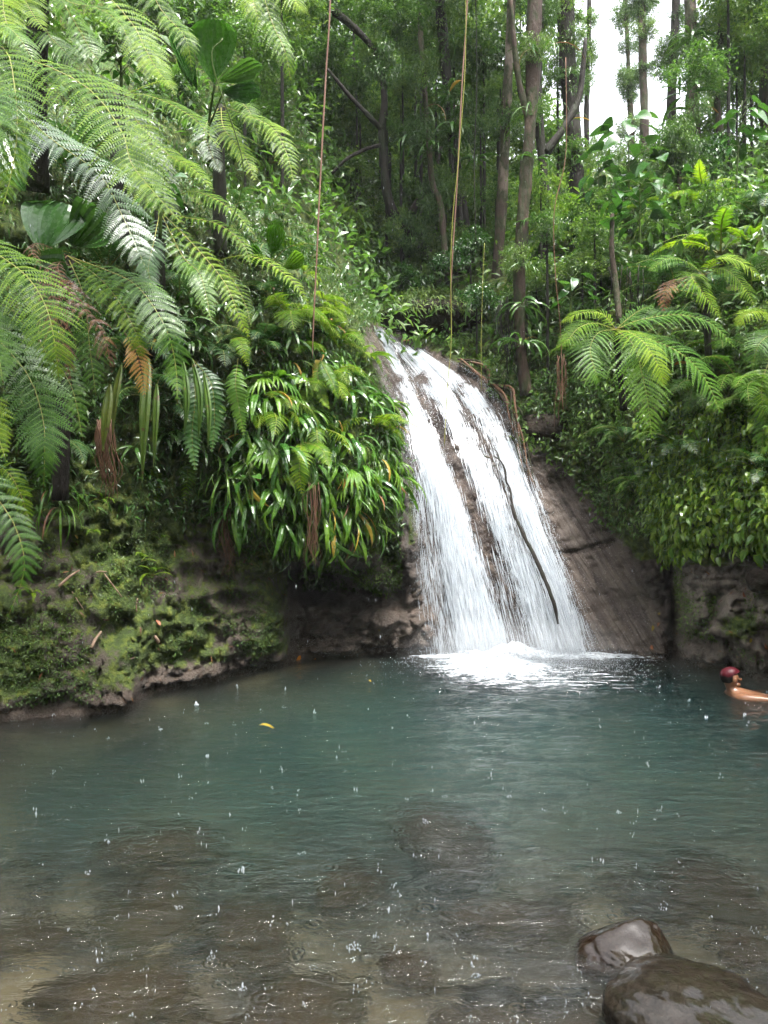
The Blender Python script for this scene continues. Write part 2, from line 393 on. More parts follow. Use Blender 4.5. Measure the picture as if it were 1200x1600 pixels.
# ------------------------------------------------------------------ terrain: vertical profiles round the pool (azimuth, height, distance)
# each profile runs from the waterline up to the crest and on into the forest
PROF = {
 -500: [(1260,5.0),(1120,5.2),(1000,5.4),(880,5.5),(780,5.5),(600,5.6),(400,5.9),(100,6.6),(-300,8),(-900,11)],
 -200: [(1165,6.25),(1060,6.4),(960,6.6),(860,6.8),(770,6.8),(620,6.7),(430,7.0),(180,7.8),(-150,9.5),(-600,13)],
 0: [(1125,7.0),(1040,7.15),(960,7.3),(860,7.55),(770,7.6),(640,7.5),(460,7.8),(220,8.5),(-80,10.5),(-450,14)],
 120: [(1118,7.17),(1040,7.4),(960,7.6),(860,7.9),(770,8.0),(640,7.9),(460,8.2),(240,8.9),(0,11),(-350,15)],
 205: [(1106,7.45),(1040,7.7),(960,7.9),(860,8.2),(770,8.3),(640,8.2),(460,8.5),(260,9.2),(60,11.5),(-250,16)],
 228: [(1083,8.05),(1030,8.1),(950,8.2),(860,8.35),(770,8.4),(640,8.3),(460,8.6),(260,9.3),(80,11.6),(-230,16)],
 335: [(1064,8.63),(1010,8.65),(940,8.75),(860,8.9),(790,8.8),(660,8.6),(480,8.9),(330,9.6),(170,11.8),(-120,17)],
 425: [(1038,9.5),(1000,9.2),(950,9.1),(900,9.15),(850,8.85),(700,8.75),(520,9.1),(400,9.9),(300,12),(0,18)],
 446: [(1036,9.62),(990,9.35),(940,9.35),(900,9.5),(855,8.85),(710,8.75),(530,9.1),(410,9.9),(320,12),(20,18)],
 462: [(1030,9.9),(990,10.0),(940,10.15),(905,10.2),(862,8.9),(720,8.8),(560,9.2),(430,10),(350,12.3),(50,19)],
 540: [(1026,10.1),(980,10.15),(940,10.2),(900,10.1),(855,9.2),(730,9.1),(600,9.6),(480,10.6),(430,13),(150,22)],
 590: [(1021,10.3),(970,10.2),(930,10.1),(890,9.9),(840,9.5),(740,9.4),(640,9.9),(545,11.0),(500,14),(250,26)],
 620: [(1020,10.36),(970,10.15),(930,10.1),(880,9.95),(820,9.7),(760,9.8),(690,10.2),(600,11.6),(500,14),(300,28)],
 645: [(1020,10.36),(970,10.3),(930,10.3),(880,10.3),(830,10.3),(770,10.4),(700,10.9),(600,12.1),(505,14),(300,28)],
 690: [(1022,10.4),(970,10.5),(900,10.6),(850,10.75),(790,10.95),(720,11.3),(640,11.9),(545,13),(470,14),(300,26)],
 760: [(1022,10.35),(970,10.5),(900,10.7),(850,10.85),(790,11.1),(720,11.5),(660,11.9),(590,12.5),(450,13.6),(330,22)],
 820: [(1022,10.3),(970,10.5),(900,10.8),(850,11.0),(790,11.3),(740,11.6),(690,11.9),(610,12.1),(430,13.5),(310,20)],
 880: [(1023,10.2),(980,10.45),(930,10.7),(870,11.05),(810,11.4),(760,11.75),(700,11.8),(600,11.8),(420,13),(290,19)],
 940: [(1025,10.15),(980,10.35),(930,10.6),(880,10.9),(830,11.2),(780,11.4),(700,11.2),(580,11.2),(420,12.6),(270,18)],
 1000: [(1028,10.0),(985,10.15),(940,10.35),(900,10.5),(860,10.7),(800,10.4),(700,10.4),(570,10.7),(400,12.2),(260,18)],
 1040: [(1031,9.9),(990,10.1),(950,10.3),(900,10.4),(850,10.2),(790,10.0),(690,10.1),(560,10.4),(390,12),(255,18)],
 1060: [(1034,9.9),(990,10.0),(950,10.0),(900,9.9),(850,9.6),(790,9.6),(690,9.8),(555,10.2),(385,11.8),(250,18)],
 1080: [(1038,9.6),(995,9.45),(950,9.4),(900,9.5),(850,9.3),(790,9.3),(690,9.5),(550,10),(380,11.6),(250,18)],
 1200: [(1065,8.6),(1010,8.4),(950,8.4),(890,8.6),(850,8.4),(790,8.4),(690,8.6),(550,9),(370,10.8),(240,17)],
 1450: [(1160,6.33),(1080,6.3),(1000,6.3),(920,6.4),(850,6.3),(780,6.4),(680,6.6),(540,7),(340,9),(150,15)],
 1900: [(1300,4.6),(1180,4.6),(1080,4.7),(960,4.7),(860,4.7),(760,4.8),(640,5),(480,5.5),(280,7.5),(50,13)],
}
pk = sorted(PROF)
xs = np.concatenate([np.arange(-500, -60, 20), np.arange(-60, 1260, 4), np.arange(1260, 1901, 20)]).astype(float)
NR = 10
Zr = np.zeros((NR+1, len(xs))); Yr = np.zeros((NR+1, len(xs)))
for r in range(NR):
    yv = np.array([PROF[k][r][1] for k in pk]); zv = np.array([HC-(PROF[k][r][0]-800)/FPX*PROF[k][r][1] for k in pk])
    Yr[r+1] = np.interp(xs, pk, yv); Zr[r+1] = np.interp(xs, pk, zv)
Zr[0] = -2.8; Yr[0] = Yr[1]+.15
ker = np.exp(-np.arange(-3, 4)**2/4.0); ker /= ker.sum()
def smooth_row(a):
    p = np.pad(a, 3, mode='edge'); return np.convolve(p, ker, mode='valid')
for r in range(1, NR+1):
    Yr[r] = smooth_row(Yr[r]); Zr[r] = smooth_row(Zr[r])
segs = [8, 16, 16, 16, 18, 24, 26, 26, 26, 30]
tr_ = np.concatenate([r+np.arange(s)/s for r, s in enumerate(segs)]+[[NR]])
Yg = np.stack([np.interp(tr_, np.arange(NR+1), Yr[:, i]) for i in range(len(xs))], 1)
Zg = np.stack([np.interp(tr_, np.arange(NR+1), Zr[:, i]) for i in range(len(xs))], 1)
for _ in range(6):       # soften the creases between profile rows, keep the waterline
    Yg[1:-1] = .25*Yg[:-2]+.5*Yg[1:-1]+.25*Yg[2:]
nr, nc = Yg.shape
PXg = np.repeat(xs[None], nr, 0); Rg = np.repeat(tr_[:, None], nc, 1)
PYg = 800+(HC-Zg)/Yg*FPX
base = np.stack([(PXg-600)/FPX*Yg, Yg, Zg], -1).reshape(-1, 3)
px_, py_, r_ = PXg.ravel(), PYg.ravel(), Rg.ravel()

def seg_dist(px, py, pts):
    d = np.full(len(px), 1e9)
    for (x0, y0), (x1, y1) in zip(pts[:-1], pts[1:]):
        t = np.clip(((px-x0)*(x1-x0)+(py-y0)*(y1-y0))/((x1-x0)**2+(y1-y0)**2), 0, 1)
        d = np.minimum(d, np.hypot(px-(x0+t*(x1-x0)), py-(y0+t*(y1-y0))))
    return d
# where the falling water runs over the rock
FL = ([517,560,610,680,760,850,950,1022], [586,598,616,640,656,664,676,686])
FR = ([515,540,590,650,740,820,920,1022], [606,655,742,788,818,845,884,918])
def in_fall(px, py): 
    l = np.interp(py, *FL); r = np.interp(py, *FR); return sstep(-25, 10, px-l)*sstep(-25, 10, r-px)*(py > 505)
fall_m = in_fall(px_, py_)
slab_m = sstep(-10, 20, px_-np.interp(py_, *FR))*sstep(-15, 25, np.interp(py_, [700,760,860,950,1030], [860,905,985,1035,1055])-px_)*sstep(690, 730, py_)*sstep(1050, 1010, py_*0+py_)
big = fbm(base*np.array([.9, .9, 1.3]), 4, 3); med = fbm(base*3.1, 4, 9); fine = fbm(base*9.5, 3, 21)
rid = 1-2*np.abs(fbm(base*np.array([1.9, 1.9, 2.6]), 4, 40))
amp = np.where(r_ < 1.2, .45, 1.0)*(1-.55*fall_m)*(1-.66*slab_m)
cell = np.abs(fbm(base*np.array([4.2, 4.2, 6.0]), 3, 55)); disp = amp*(.18*big+.15*med-.18*rid+.07*fine+.09*sstep(.10, 0, cell)+.035*fbm(base*22., 2, 33))
disp += np.where(r_ > 8, .5*fbm(base*.4, 3, 5), 0)
# flow-wise grooves on the wet slab and under the falls
uu = (px_-(py_-750)*.62)/1000.0
disp += (slab_m*.09+fall_m*.06)*fbm(np.stack([uu*60, py_/1000*3, 0*uu], -1), 3, 60)
def dent(x, y, rx, ry, d):
    global disp
    disp = disp+d*np.exp(-(((px_-x)/rx)**2+((py_-y)/ry)**2)**1.5)
for a in ((196,862,13,10,.30),(316,952,14,13,.35),(372,936,34,13,.35),(340,905,22,9,.2),(484,914,48,28,1.5),(560,935,45,20,.4),(540,925,40,22,.35),(470,985,22,30,.25),(410,905,30,7,.22),(607,862,14,20,.4),(622,905,12,40,.25),
          (236,852,10,14,.15),(60,905,25,14,.12),(1115,950,10,20,.18),(1100,975,8,9,.18),(1118,1000,9,6,.15),(1165,925,35,10,.1),(700,640,14,60,.10),(745,560,40,12,.2),
          (520,1015,40,9,-.10),(420,985,30,40,-.12),(660,985,25,30,-.25),(640,860,26,45,-.15),(585,965,30,30,-.10),(1135,905,50,12,-.12)): dent(*a)
disp += .42*np.exp(-(seg_dist(px_, py_, [(1012,800),(1040,860),(1058,935),(1052,1035)])/9.0)**2)
disp += .10*np.exp(-(seg_dist(px_, py_, [(850,868),(900,862),(960,845)])/3.0)**2)*slab_m
disp += .16*np.exp(-(seg_dist(px_, py_, [(1136,1000),(1140,1060)])/4.0)**2)
Yd = Yg.ravel()+disp
tv = np.stack([(px_-600)/FPX*Yd, Yd, base[:, 2]], -1)
ii = (np.arange(nr-1)[:, None]*nc+np.arange(nc-1)[None]).ravel()
tf = np.stack([ii, ii+1, ii+nc+1, ii+nc], -1)

# masks: moss, wetness, slab grooves, pale dry rock
mn = fbm(tv*1.7, 4, 77); wl = sstep(.04, .35, tv[:, 2]+.10*mn)
left = sstep(470, 430, px_)
moss = .12+0*px_
moss = np.where(px_ < 450, .62+.55*mn, moss)
moss = np.where((px_ >= 450) & (px_ < 700), .10+.45*mn*sstep(1000, 930, py_)+.25*sstep(900, 850, py_), moss)
moss = np.where((px_ > 1055), .30+.5*mn, moss)
moss = np.where(r_ > 4.6, .75+.3*mn, moss)
moss = np.maximum(moss, .9*np.exp(-(((px_-415)/42)**2+((py_-1008)/34)**2)))
moss = np.maximum(moss, .9*np.exp(-(((px_-1110)/60)**2+((py_-868)/20)**2)))
moss = np.maximum(moss, .75*np.exp(-(((px_-1160)/50)**2+((py_-975)/30)**2)))
moss = moss*(1-fall_m)*(1-slab_m)*np.where(r_ < 4.8, wl, 1)
nose = (px_ > 560) & (px_ < 640) & (py_ > 520) & (py_ < 860)       # bare rock strip beside the falls
moss = np.where(nose, moss*sstep(30, -25, px_-np.interp(py_, [400,520,600,700,850], [520,560,590,612,625])), moss)
wet = np.clip(.25+fall_m+slab_m+.7*(1-sstep(0, .5, tv[:, 2]))+.35*((px_ > 450) & (px_ < 700)), 0, 1)
pale = 1.3*((px_ > 1050) & (r_ < 5))+.45*slab_m+.26*((px_ < 430) & (r_ < 5))+.3*((px_ >= 430) & (px_ < 690) & (r_ < 5))
pale = np.clip(pale+.5*np.exp(-(((px_-585)/26)**2+((py_-560)/90)**2)), 0, 1)
uvt = np.stack([uu, py_/1000], -1)

def sub_terrain(name, c0, c1, r0=0, r1=None, label=None):
    r1 = nr-1 if r1 is None else r1
    idx = (np.arange(r0, r1+1)[:, None]*nc+np.arange(c0, c1+1)[None]); n2 = c1-c0+1; m2 = r1-r0+1
    a = (np.arange(m2-1)[:, None]*n2+np.arange(n2-1)[None]).ravel(); f = np.stack([a, a+1, a+n2+1, a+n2], -1); q = idx.ravel()
    me = mesh_np(name, tv[q], f, {'moss': moss[q], 'wet': wet[q], 'slab': np.clip(slab_m+fall_m, 0, 1)[q], 'pale': pale[q]}, True, uvt[q])
    o = link(name, me, M['rock']); tag(o, label, None, None, 'structure'); return o
rcut = int(np.searchsorted(tr_, 8.0)); cA = int(np.searchsorted(xs, 624)); cB = int(np.searchsorted(xs, 1052))
sub_terrain('river_bank', 0, cA, 0, rcut, 'mossy undercut rock bank on the left side of the pool')
sub_terrain('rock_face', cA, cB, 0, rcut, 'wet brown rock slab that the waterfall runs over')
sub_terrain('river_bank', cB, nc-1, 0, rcut, 'grey rock bank under the creepers at the right edge')
sub_terrain('forest_floor', 0, nc-1, rcut, nr-1, 'wooded slope rising behind the banks')
BVH = BVHTree.FromPolygons([tuple(v) for v in tv], [tuple(int(i) for i in f) for f in tf])
EYE = Vector((0, 0, HC))
def at(px, py, off=0.0):
    d = Vector(((px-600)/FPX, 1, -(py-800)/FPX)).normalized()
    h = BVH.ray_cast(EYE, d)
    if h[0] is None: return P(px, py, 16), Vector((0, -1, .3))
    n = h[1] if h[1].dot(d) < 0 else -h[1]
    return h[0]+n*off, n
# per-face data for scattering plants over the slopes
fc = tv[tf].mean(1); fn = nrm(np.cross(tv[tf[:, 1]]-tv[tf[:, 0]], tv[tf[:, 3]]-tv[tf[:, 0]]))
fa = np.linalg.norm(np.cross(tv[tf[:, 2]]-tv[tf[:, 0]], tv[tf[:, 3]-0]-tv[tf[:, 1]]), axis=1)/2
toeye = nrm(np.array([0, 0, HC])-fc); flip = (fn*toeye).sum(1) < 0; fn[flip] *= -1
fpx, fpy, fr_ = px_[tf].mean(1), py_[tf].mean(1), r_[tf].mean(1)
def scatter(w, n, off=0.0):
    p = w*fa; p = p/p.sum(); i = rng.choice(len(fc), n, p=p)
    a, b = rng.random((2, n, 1)); v = tv[tf[i]]
    q = (1-a)*((1-b)*v[:, 0]+b*v[:, 3])+a*((1-b)*v[:, 1]+b*v[:, 2])
    return q+fn[i]*off, fn[i], i

# far hillside behind the falls, under the forest
hx = np.linspace(-45, 60, 70); hy = np.linspace(24, 75, 40)
HX, HY = np.meshgrid(hx, hy); az = HX/HY*FPX+600
rise = np.interp(az, [-400, 300, 800, 880, 1060, 1200, 1800], [34, 30, 24, 11, 10, 17, 22])
HZ = 4+rise*sstep(22, 60, HY)+1.6*fbm(np.stack([HX.ravel()*.12, HY.ravel()*.12, 0*HX.ravel()], -1), 3, 2).reshape(HX.shape)
hv = np.stack([HX, HY, HZ], -1).reshape(-1, 3); a = (np.arange(39)[:, None]*70+np.arange(69)[None]).ravel()
zz = np.zeros(len(hv))
hill = link('hillside', mesh_np('hillside', hv, np.stack([a, a+1, a+71, a+70], -1), {'moss': zz+.8, 'wet': zz, 'slab': zz, 'pale': zz}), M['rock']); tag(hill, kind='structure')
# ground sheet reaching out on every side, at the far end of the river
gv = [(-140, -90, -3.2), (140, -90, -3.2), (140, 190, -3.2), (-140, 190, -3.2)]
g = link('ground', mesh_np('ground', gv, np.array([[0, 1, 2, 3]]), {'moss': [.8]*4, 'wet': [0]*4, 'slab': [0]*4, 'pale': [0]*4}), M['rock']); tag(g, kind='structure')

# ------------------------------------------------------------------ pool bed and water
bx = np.linspace(-8, 8, 200); by = np.concatenate([np.linspace(-3, 11.2, 210)])
BX, BY = np.meshgrid(bx, by)
dep = .26+1.75*sstep(2.8, 8.5, BY+.3*fbm(np.stack([BX.ravel()*.5, BY.ravel()*.5, 0*BX.ravel()], -1), 2, 4).reshape(BX.shape))
shoreX = np.interp(BY, [5, 7.0, 7.45, 8.0, 8.6, 9.5, 10.3], [-3.6, -3.5, -2.46, -2.55, -1.94, -1.2, 0.0])
dep = dep*(.10+.90*sstep(-.2, 1.1, BX-shoreX))
dep -= .35*sstep(3.6, 1.0, BY)+1.0*sstep(.8, -2.2, BY)
bp = np.stack([BX.ravel(), BY.ravel(), 0*BX.ravel()], -1)
BZ = -dep.ravel()+.10*fbm(bp*.9, 4, 31)+.10*np.maximum(0, fbm(bp*2.4, 3, 35))*sstep(8, 4, bp[:, 1])+.04*fbm(bp*6.5, 3, 32)
bv = np.stack([BX.ravel(), BY.ravel(), BZ], -1); a = (np.arange(209)[:, None]*200+np.arange(199)[None]).ravel()
bed = link('pool_bed', mesh_np('pool_bed', bv, np.stack([a, a+1, a+201, a+200], -1)), M['bed']); tag(bed, kind='structure')

nx, ny = 330, 320
wx = np.linspace(-6.2, 6.2, nx); wy = np.linspace(1.25, 10.75, ny)
WX, WY = np.meshgrid(wx, wy); wp = np.stack([WX.ravel(), WY.ravel(), 0*WX.ravel()], -1)
q = wp*np.array([1.3, 2.6, 1]); dfall = np.hypot(WX-1.6, WY-9.3).ravel()
WZ = .016*fbm(q*1.2, 3, 51)+.010*fbm(q*4.0, 3, 52)+.045*np.exp(-dfall/1.3)*fbm(q*2.2, 3, 53)
WZ += .010*np.exp(-dfall/2.5)*np.sin(dfall*9+2*fbm(wp*.9, 2, 54))
wv = np.stack([WX.ravel(), WY.ravel(), WZ], -1)
a = (np.arange(ny-1)[:, None]*nx+np.arange(nx-1)[None]).ravel(); fs = [np.stack([a, a+1, a+nx+1, a+nx], -1)]
ring = np.concatenate([np.arange(nx), np.arange(1, ny)*nx+nx-1, (ny-1)*nx+np.arange(nx-2, -1, -1), np.arange(ny-2, 0, -1)*nx])
low = wv[ring].copy(); low[:, 2] = -3.0; o0 = len(wv); k = len(ring); j = np.arange(k); j2 = (j+1) % k
fs.append(np.stack([ring[j2], ring[j], o0+j, o0+j2], -1))
lo_c = o0+k; vv = np.concatenate([wv, low, [[0, 6, -3.0]]])
fs.append(np.stack([o0+j2, o0+j, np.full(k, lo_c)], -1))
pool = link('pool_water', mesh_np('pool_water', vv, fs), M['water']); tag(pool, 'rain-pocked green pool', kind='structure')

# ------------------------------------------------------------------ the waterfall
STREAMS = [  # (py), (centre px), (half width px), strength
 ([517,560,630,720,800,880,960,1022], [594,610,640,672,700,722,740,747], [9,14,19,24,29,36,44,50], 1.02),
 ([545,600,700,800,900,980,1022], [640,684,736,780,822,852,862], [12,18,22,22,26,32,36], .84),
 ([550,610,680,760,850,940,1022], [655,732,780,810,842,874,896], [10,20,22,20,22,24,24], .95),
 ([520,560,620], [602,640,690], [6,22,28], .56),
 ([640,700,850,950,1022], [640,650,666,684,700], [3,10,20,28,32], .50),
 ([700,760,850,940,1022], [816,832,858,890,912], [7,11,15,17,19], .40),
 ([850,920,1022], [770,790,810], [10,22,30], .34),
]
def fall_density(px, py):
    d = np.zeros_like(px)
    for ys, xc, hw, s in STREAMS:
        c = np.interp(py, ys, xc); w = np.interp(py, ys, hw)
        inside = sstep(ys[0]-14, ys[0]+6, py)*sstep(ys[-1]+14, ys[-1]-2, py) if ys[-1] < 1000 else sstep(ys[0]-14, ys[0]+6, py)
        d = np.maximum(d, s*inside*np.exp(-np.abs((px-c)/w)**3.0*.9))
    return d
Ysm = Yg.copy()
for _ in range(30):
    Ysm[1:-1] = .25*Ysm[:-2]+.5*Ysm[1:-1]+.25*Ysm[2:]; Ysm[:, 1:-1] = .25*Ysm[:, :-2]+.5*Ysm[:, 1:-1]+.25*Ysm[:, 2:]
PYs = 800+(HC-Zg)/Ysm*FPX
def fall_Y(px, py):
    ci = np.clip(np.searchsorted(xs, px), 1, nc-1); out = np.empty(len(px))
    for n_, (c, x, y) in enumerate(zip(ci, px, py)):
        t = (x-xs[c-1])/(xs[c]-xs[c-1])
        a0 = np.interp(-y, -PYs[:, c-1], Ysm[:, c-1]); a1 = np.interp(-y, -PYs[:, c], Ysm[:, c]); out[n_] = a0*(1-t)+a1*t
    return out
def fall_sheet(name, off, mat, parent):
    nu, nv = 90, 150
    U, Vv = np.meshgrid(np.linspace(0, 1, nu), np.linspace(0, 1, nv)); py = 510+520*Vv
    l = np.interp(py, *FL)-14; r = np.interp(py, *FR)+26; px = (l+(r-l)*U).ravel(); py = py.ravel()
    Y = fall_Y(px, py)-off*(.4+1.4*Vv.ravel())
    Y -= .05*fbm(np.stack([U.ravel()*14, Vv.ravel()*3, 0*px+off*20], -1), 3, 71)
    v = np.stack([(px-600)/FPX*Y, Y, HC-(py-800)/FPX*Y], -1)
    d = fall_density(px, py)
    v[:, 2] = np.maximum(v[:, 2], -.25)
    a = (np.arange(nv-1)[:, None]*nu+np.arange(nu-1)[None]).ravel(); f = np.stack([a, a+1, a+nu+1, a+nu], -1)
    keep = d[f].max(1) > .16
    return link(name, mesh_np(name, v, f[keep], {'dens': d}, True, np.stack([U.ravel(), Vv.ravel()], -1)), mat, parent)
wf = thing('waterfall', 'white waterfall pouring in several streams down the dark rock into the pool', 'waterfall', (0, 0, 0))
fall_sheet('water_sheet', .03, white_water('falling water inner', 46, 4.5, 0, .30, .95, amax=.9), wf)
fall_sheet('water_sheet', .08, white_water('falling water', 80, 6.0, 5.3, .45, 1.10), wf)
fall_sheet('water_sheet', .13, white_water('falling water outer', 120, 9.0, 9.1, .62, 1.25), wf)
fall_sheet('water_sheet', .18, white_water('falling water veil', 170, 9.0, 13.7, .70, 1.35, amax=.7), wf)

def strands(name, n, parent, mat, lo=.2, wid=(.0025, .008), ln=(.10, .5)):
    py = 520+500*rng.random(n*6)**.8; U = rng.random(n*6)*1.12-.06
    l = np.interp(py, *FL)-12; r = np.interp(py, *FR)+18; px = l+(r-l)*U
    d = fall_density(px, py); ok = (rng.random(n*6) < np.clip(d, 0, 1)**1.6*.9) & (d > .12); idx = np.nonzero(ok)[0][:n]
    px, py, U = px[idx], py[idx], U[idx]; n = len(idx)
    L = rng.uniform(*ln, n)*110*np.clip((py-480)/250, .35, 1.2); w = rng.uniform(*wid, n); off = rng.uniform(.04, .30, n)*np.clip((py-500)/300, .25, 1)
    K = 5; V = np.zeros((n, K, 2, 3))
    for k in range(K):
        y = np.minimum(py+L*k/(K-1), 1030); l = np.interp(y, *FL)-12; r = np.interp(y, *FR)+18; x = l+(r-l)*U
        Y = fall_Y(x, y)-off; c = np.stack([(x-600)/FPX*Y, Y, HC-(y-800)/FPX*Y], -1)
        ww = w*math.sin(PI*(k+.15)/(K-.7)); V[:, k, 0] = c-np.array([1, 0, 0])*ww[:, None]; V[:, k, 1] = c+np.array([1, .3, 0])*ww[:, None]
    b = (np.arange(n)*K*2)[:, None]+np.arange(K-1)[None]*2; b = b.ravel()
    return link(name, mesh_np(name, V.reshape(-1, 3), np.stack([b, b+1, b+3, b+2], -1)), mat, parent)
s_ = strands('water_strands', 11000, wf, M['drops'], wid=(.0010, .0036), ln=(.05, .30)); s_['kind'] = 'stuff'

# drops: small octahedra, used for spray, splashes and rain
OV = np.array([(1,0,0),(0,1,0),(-1,0,0),(0,-1,0),(0,0,1),(0,0,-1)], float); OF = np.array([(0,1,4),(1,2,4),(2,3,4),(3,0,4),(1,0,5),(2,1,5),(3,2,5),(0,3,5)])
def drops(name, L, S, mat, parent=None):
    n = len(L); R = np.repeat(np.eye(3)[None], n, 0)
    v, f, t = batch(OV, OF, R, S, L, np.zeros(n)); return link(name, mesh_np(name, v, f, None, True), mat, parent)
n = 9000
py = rng.uniform(560, 1030, n); U = rng.choice([-.02, .3, .62, 1.0], n, p=[.3, .15, .15, .4])+rng.normal(0, .035, n)
l = np.interp(py, *FL)-6; r = np.interp(py, *FR)+8; px = l+(r-l)*U; off = np.abs(rng.normal(0, .2, n))+.05; Y = fall_Y(px, np.minimum(py, 1020))-off
L1 = np.stack([(px-600)/FPX*Y, Y, HC-(py-800)/FPX*Y], -1)
n = 9000; a = rng.random(n)*2*PI; rr = np.abs(rng.normal(0, .55, n)); cx = rng.choice([1.25, 2.35, 1.8], n, p=[.5, .25, .25])
L2 = np.stack([cx+rr*np.cos(a)*1.1, 9.75-np.abs(rr*np.sin(a))*1.1, np.abs(rng.normal(0, .16, n))*np.exp(-rr)], -1)
LL = np.concatenate([L1, L2]); LL = LL[LL[:, 2] > 0]; sz = rng.uniform(.0012, .0042, len(LL))
o = drops('spray', LL, np.stack([sz, sz, sz*rng.uniform(1, 3, len(LL))], -1), M['drops'], wf); o['kind'] = 'stuff'

# foam where the streams hit the pool
def foam(name, cx, cy, rx, ry, core, hz, mat, seed, parent):
    n1, n2 = 150, 110
    GX, GY = np.meshgrid(np.linspace(-1, 1, n1), np.linspace(-1, 1, n2)); x = cx+GX.ravel()*rx; y = cy+GY.ravel()*ry
    p3 = np.stack([x, y, 0*x], -1); rr = np.hypot(GX, GY).ravel()+.16*fbm(p3*2.2, 3, seed)
    d = core*(1-sstep(.15, 1.0, rr)); hgt = .012+hz*(1-sstep(0, .75, rr))*(.55+.6*fbm(p3*6, 4, seed+1))
    v = np.stack([x, y, np.interp(rr, [0, .9, 1], [1, 1, 1])*hgt+.012], -1)
    a = (np.arange(n2-1)[:, None]*n1+np.arange(n1-1)[None]).ravel(); f = np.stack([a, a+1, a+n1+1, a+n1], -1); keep = d[f].max(1) > .05
    o = link(name, mesh_np(name, v, f[keep], {'dens': d}), mat, parent); o['kind'] = 'stuff'; return o
fm = white_water('foam', 6.0, 10.0, 2.0, .25, .95, False, 1.7, br=.95)
fm2 = white_water('foam streaks', 4.0, 13.0, 6.0, .42, .95, False, 1.5, .85, br=1.0)
foam('foam', 1.35, 9.25, 1.10, 1.30, 1.2, .14, fm, 81, wf)
foam('foam', 1.7, 8.85, 1.9, 1.8, .55, .01, fm2, 85, wf)
foam('foam', 2.6, 10.0, 1.5, .42, 1.0, .06, fm, 88, wf)
foam('foam', 4.75, 8.35, .42, .25, .8, .03, fm, 91, wf)
foam('foam', 0.9, 9.95, .9, .30, .9, .05, fm, 93, wf)

foam('foam', 1.65, 10.05, 1.25, .38, 1.15, .24, fm, 95, wf)
foam('foam', 1.2, 9.6, .8, .6, 1.2, .22, fm, 97, wf)
bm = bmesh.new(); bmesh.ops.create_icosphere(bm, subdivisions=3, radius=1); me = bpy.data.meshes.new('mist'); bm.to_mesh(me); bm.free()
mi = link('mist', me, None, wf); mi.location = (1.65, 9.75, .12); mi.scale = (1.55, .75, .55); mi['kind'] = 'stuff'
mm, tm_ = new_mat('spray mist'); vm = N(tm_, 'ShaderNodeVolumePrincipled'); vm.inputs['Color'].default_value = (.95, .97, 1, 1)
gm = N(tm_, 'ShaderNodeTexGradient', gradient_type='SPHERICAL'); tm_.links.new(objc(tm_), gm.inputs[0]); tm_.links.new(math_n(tm_, 'MULTIPLY', gm.outputs[1], .42), vm.inputs['Density'])
om = N(tm_, 'ShaderNodeOutputMaterial'); tm_.links.new(vm.outputs[0], om.inputs['Volume']); me.materials.append(mm)
# ------------------------------------------------------------------ leaf templates (y along the leaf, z its upper side, length 1)
def blade(width, segs=3, fold=.25, droop=.2, shape='oval', across=1):
    v, f = [], []
    for i in range(segs+1):
        s = i/segs
        if shape == 'oval': w = math.sin(PI*min(1, s**.8))**.8
        elif shape == 'lance': w = math.sin(PI*s**.62)**.9
        elif shape == 'heart': w = math.sin(PI*min(1, (s*.92+.08)**.55))**.75
        else: w = min(1, s*5)*(1-s**3)
        w = max(w, .02)*width*.5; z = -droop*s*s
        for j in range(-across, across+1):
            u = j/across; v.append((u*w, s*(1-.15*droop*s), z+abs(u)*w*fold*2*(1 if across == 1 else (.5+.5*((j+across) % 2)))))
    n = 2*across+1
    for i in range(segs):
        for j in range(n-1): a = i*n+j; f.append((a, a+1, a+n+1, a+n))
    return np.array(v, float), np.array(f)
LF_S = blade(.42, 2, .2, .15)                      # small leaf, 4 quads
LF_L = blade(.22, 3, .2, .25, 'lance')
LF_H = blade(.75, 3, .15, .25, 'heart')

def leaf_cloud(n, size, seed, clumps=26, flat=.75, hang=.35, tmpl=LF_S, tjit=.22):
    g = np.random.default_rng(seed)
    c = nrm(g.normal(size=(clumps, 3)))*(g.random((clumps, 1))**.4)*.82; c[:, 2] *= flat
    ci = g.integers(0, clumps, n); r = g.uniform(.13, .30, clumps)[ci]
    L = c[ci]+g.normal(size=(n, 3))*r[:, None]*.62*np.array([1, 1, .7])
    d = nrm(g.normal(size=(n, 3))+np.array([0, 0, -hang])+.5*nrm(L)); up = nrm(g.normal(size=(n, 3))*.45+np.array([0, 0, 1]))
    ct = g.uniform(.25, .7, clumps)[ci]
    return batch(*tmpl, frames(d, up), size*g.uniform(.6, 1.3, n), L, np.clip(ct+g.normal(0, tjit*.6, n), 0, 1))
def cloud_mesh(name, *a, **k):
    v, f, t = leaf_cloud(*a, **k); return mesh_np(name, v, f, {'tint': t}, False)
CROWN = [cloud_mesh('crown', 2100, .115, 100+i, 30+4*i) for i in range(4)]
CROWN_B = [cloud_mesh('crown', 1300, .15, 120+i, 24, hang=.6) for i in range(2)]
CROWN_F = [cloud_mesh('crown', 2400, .065, 130+i, 40) for i in range(3)]

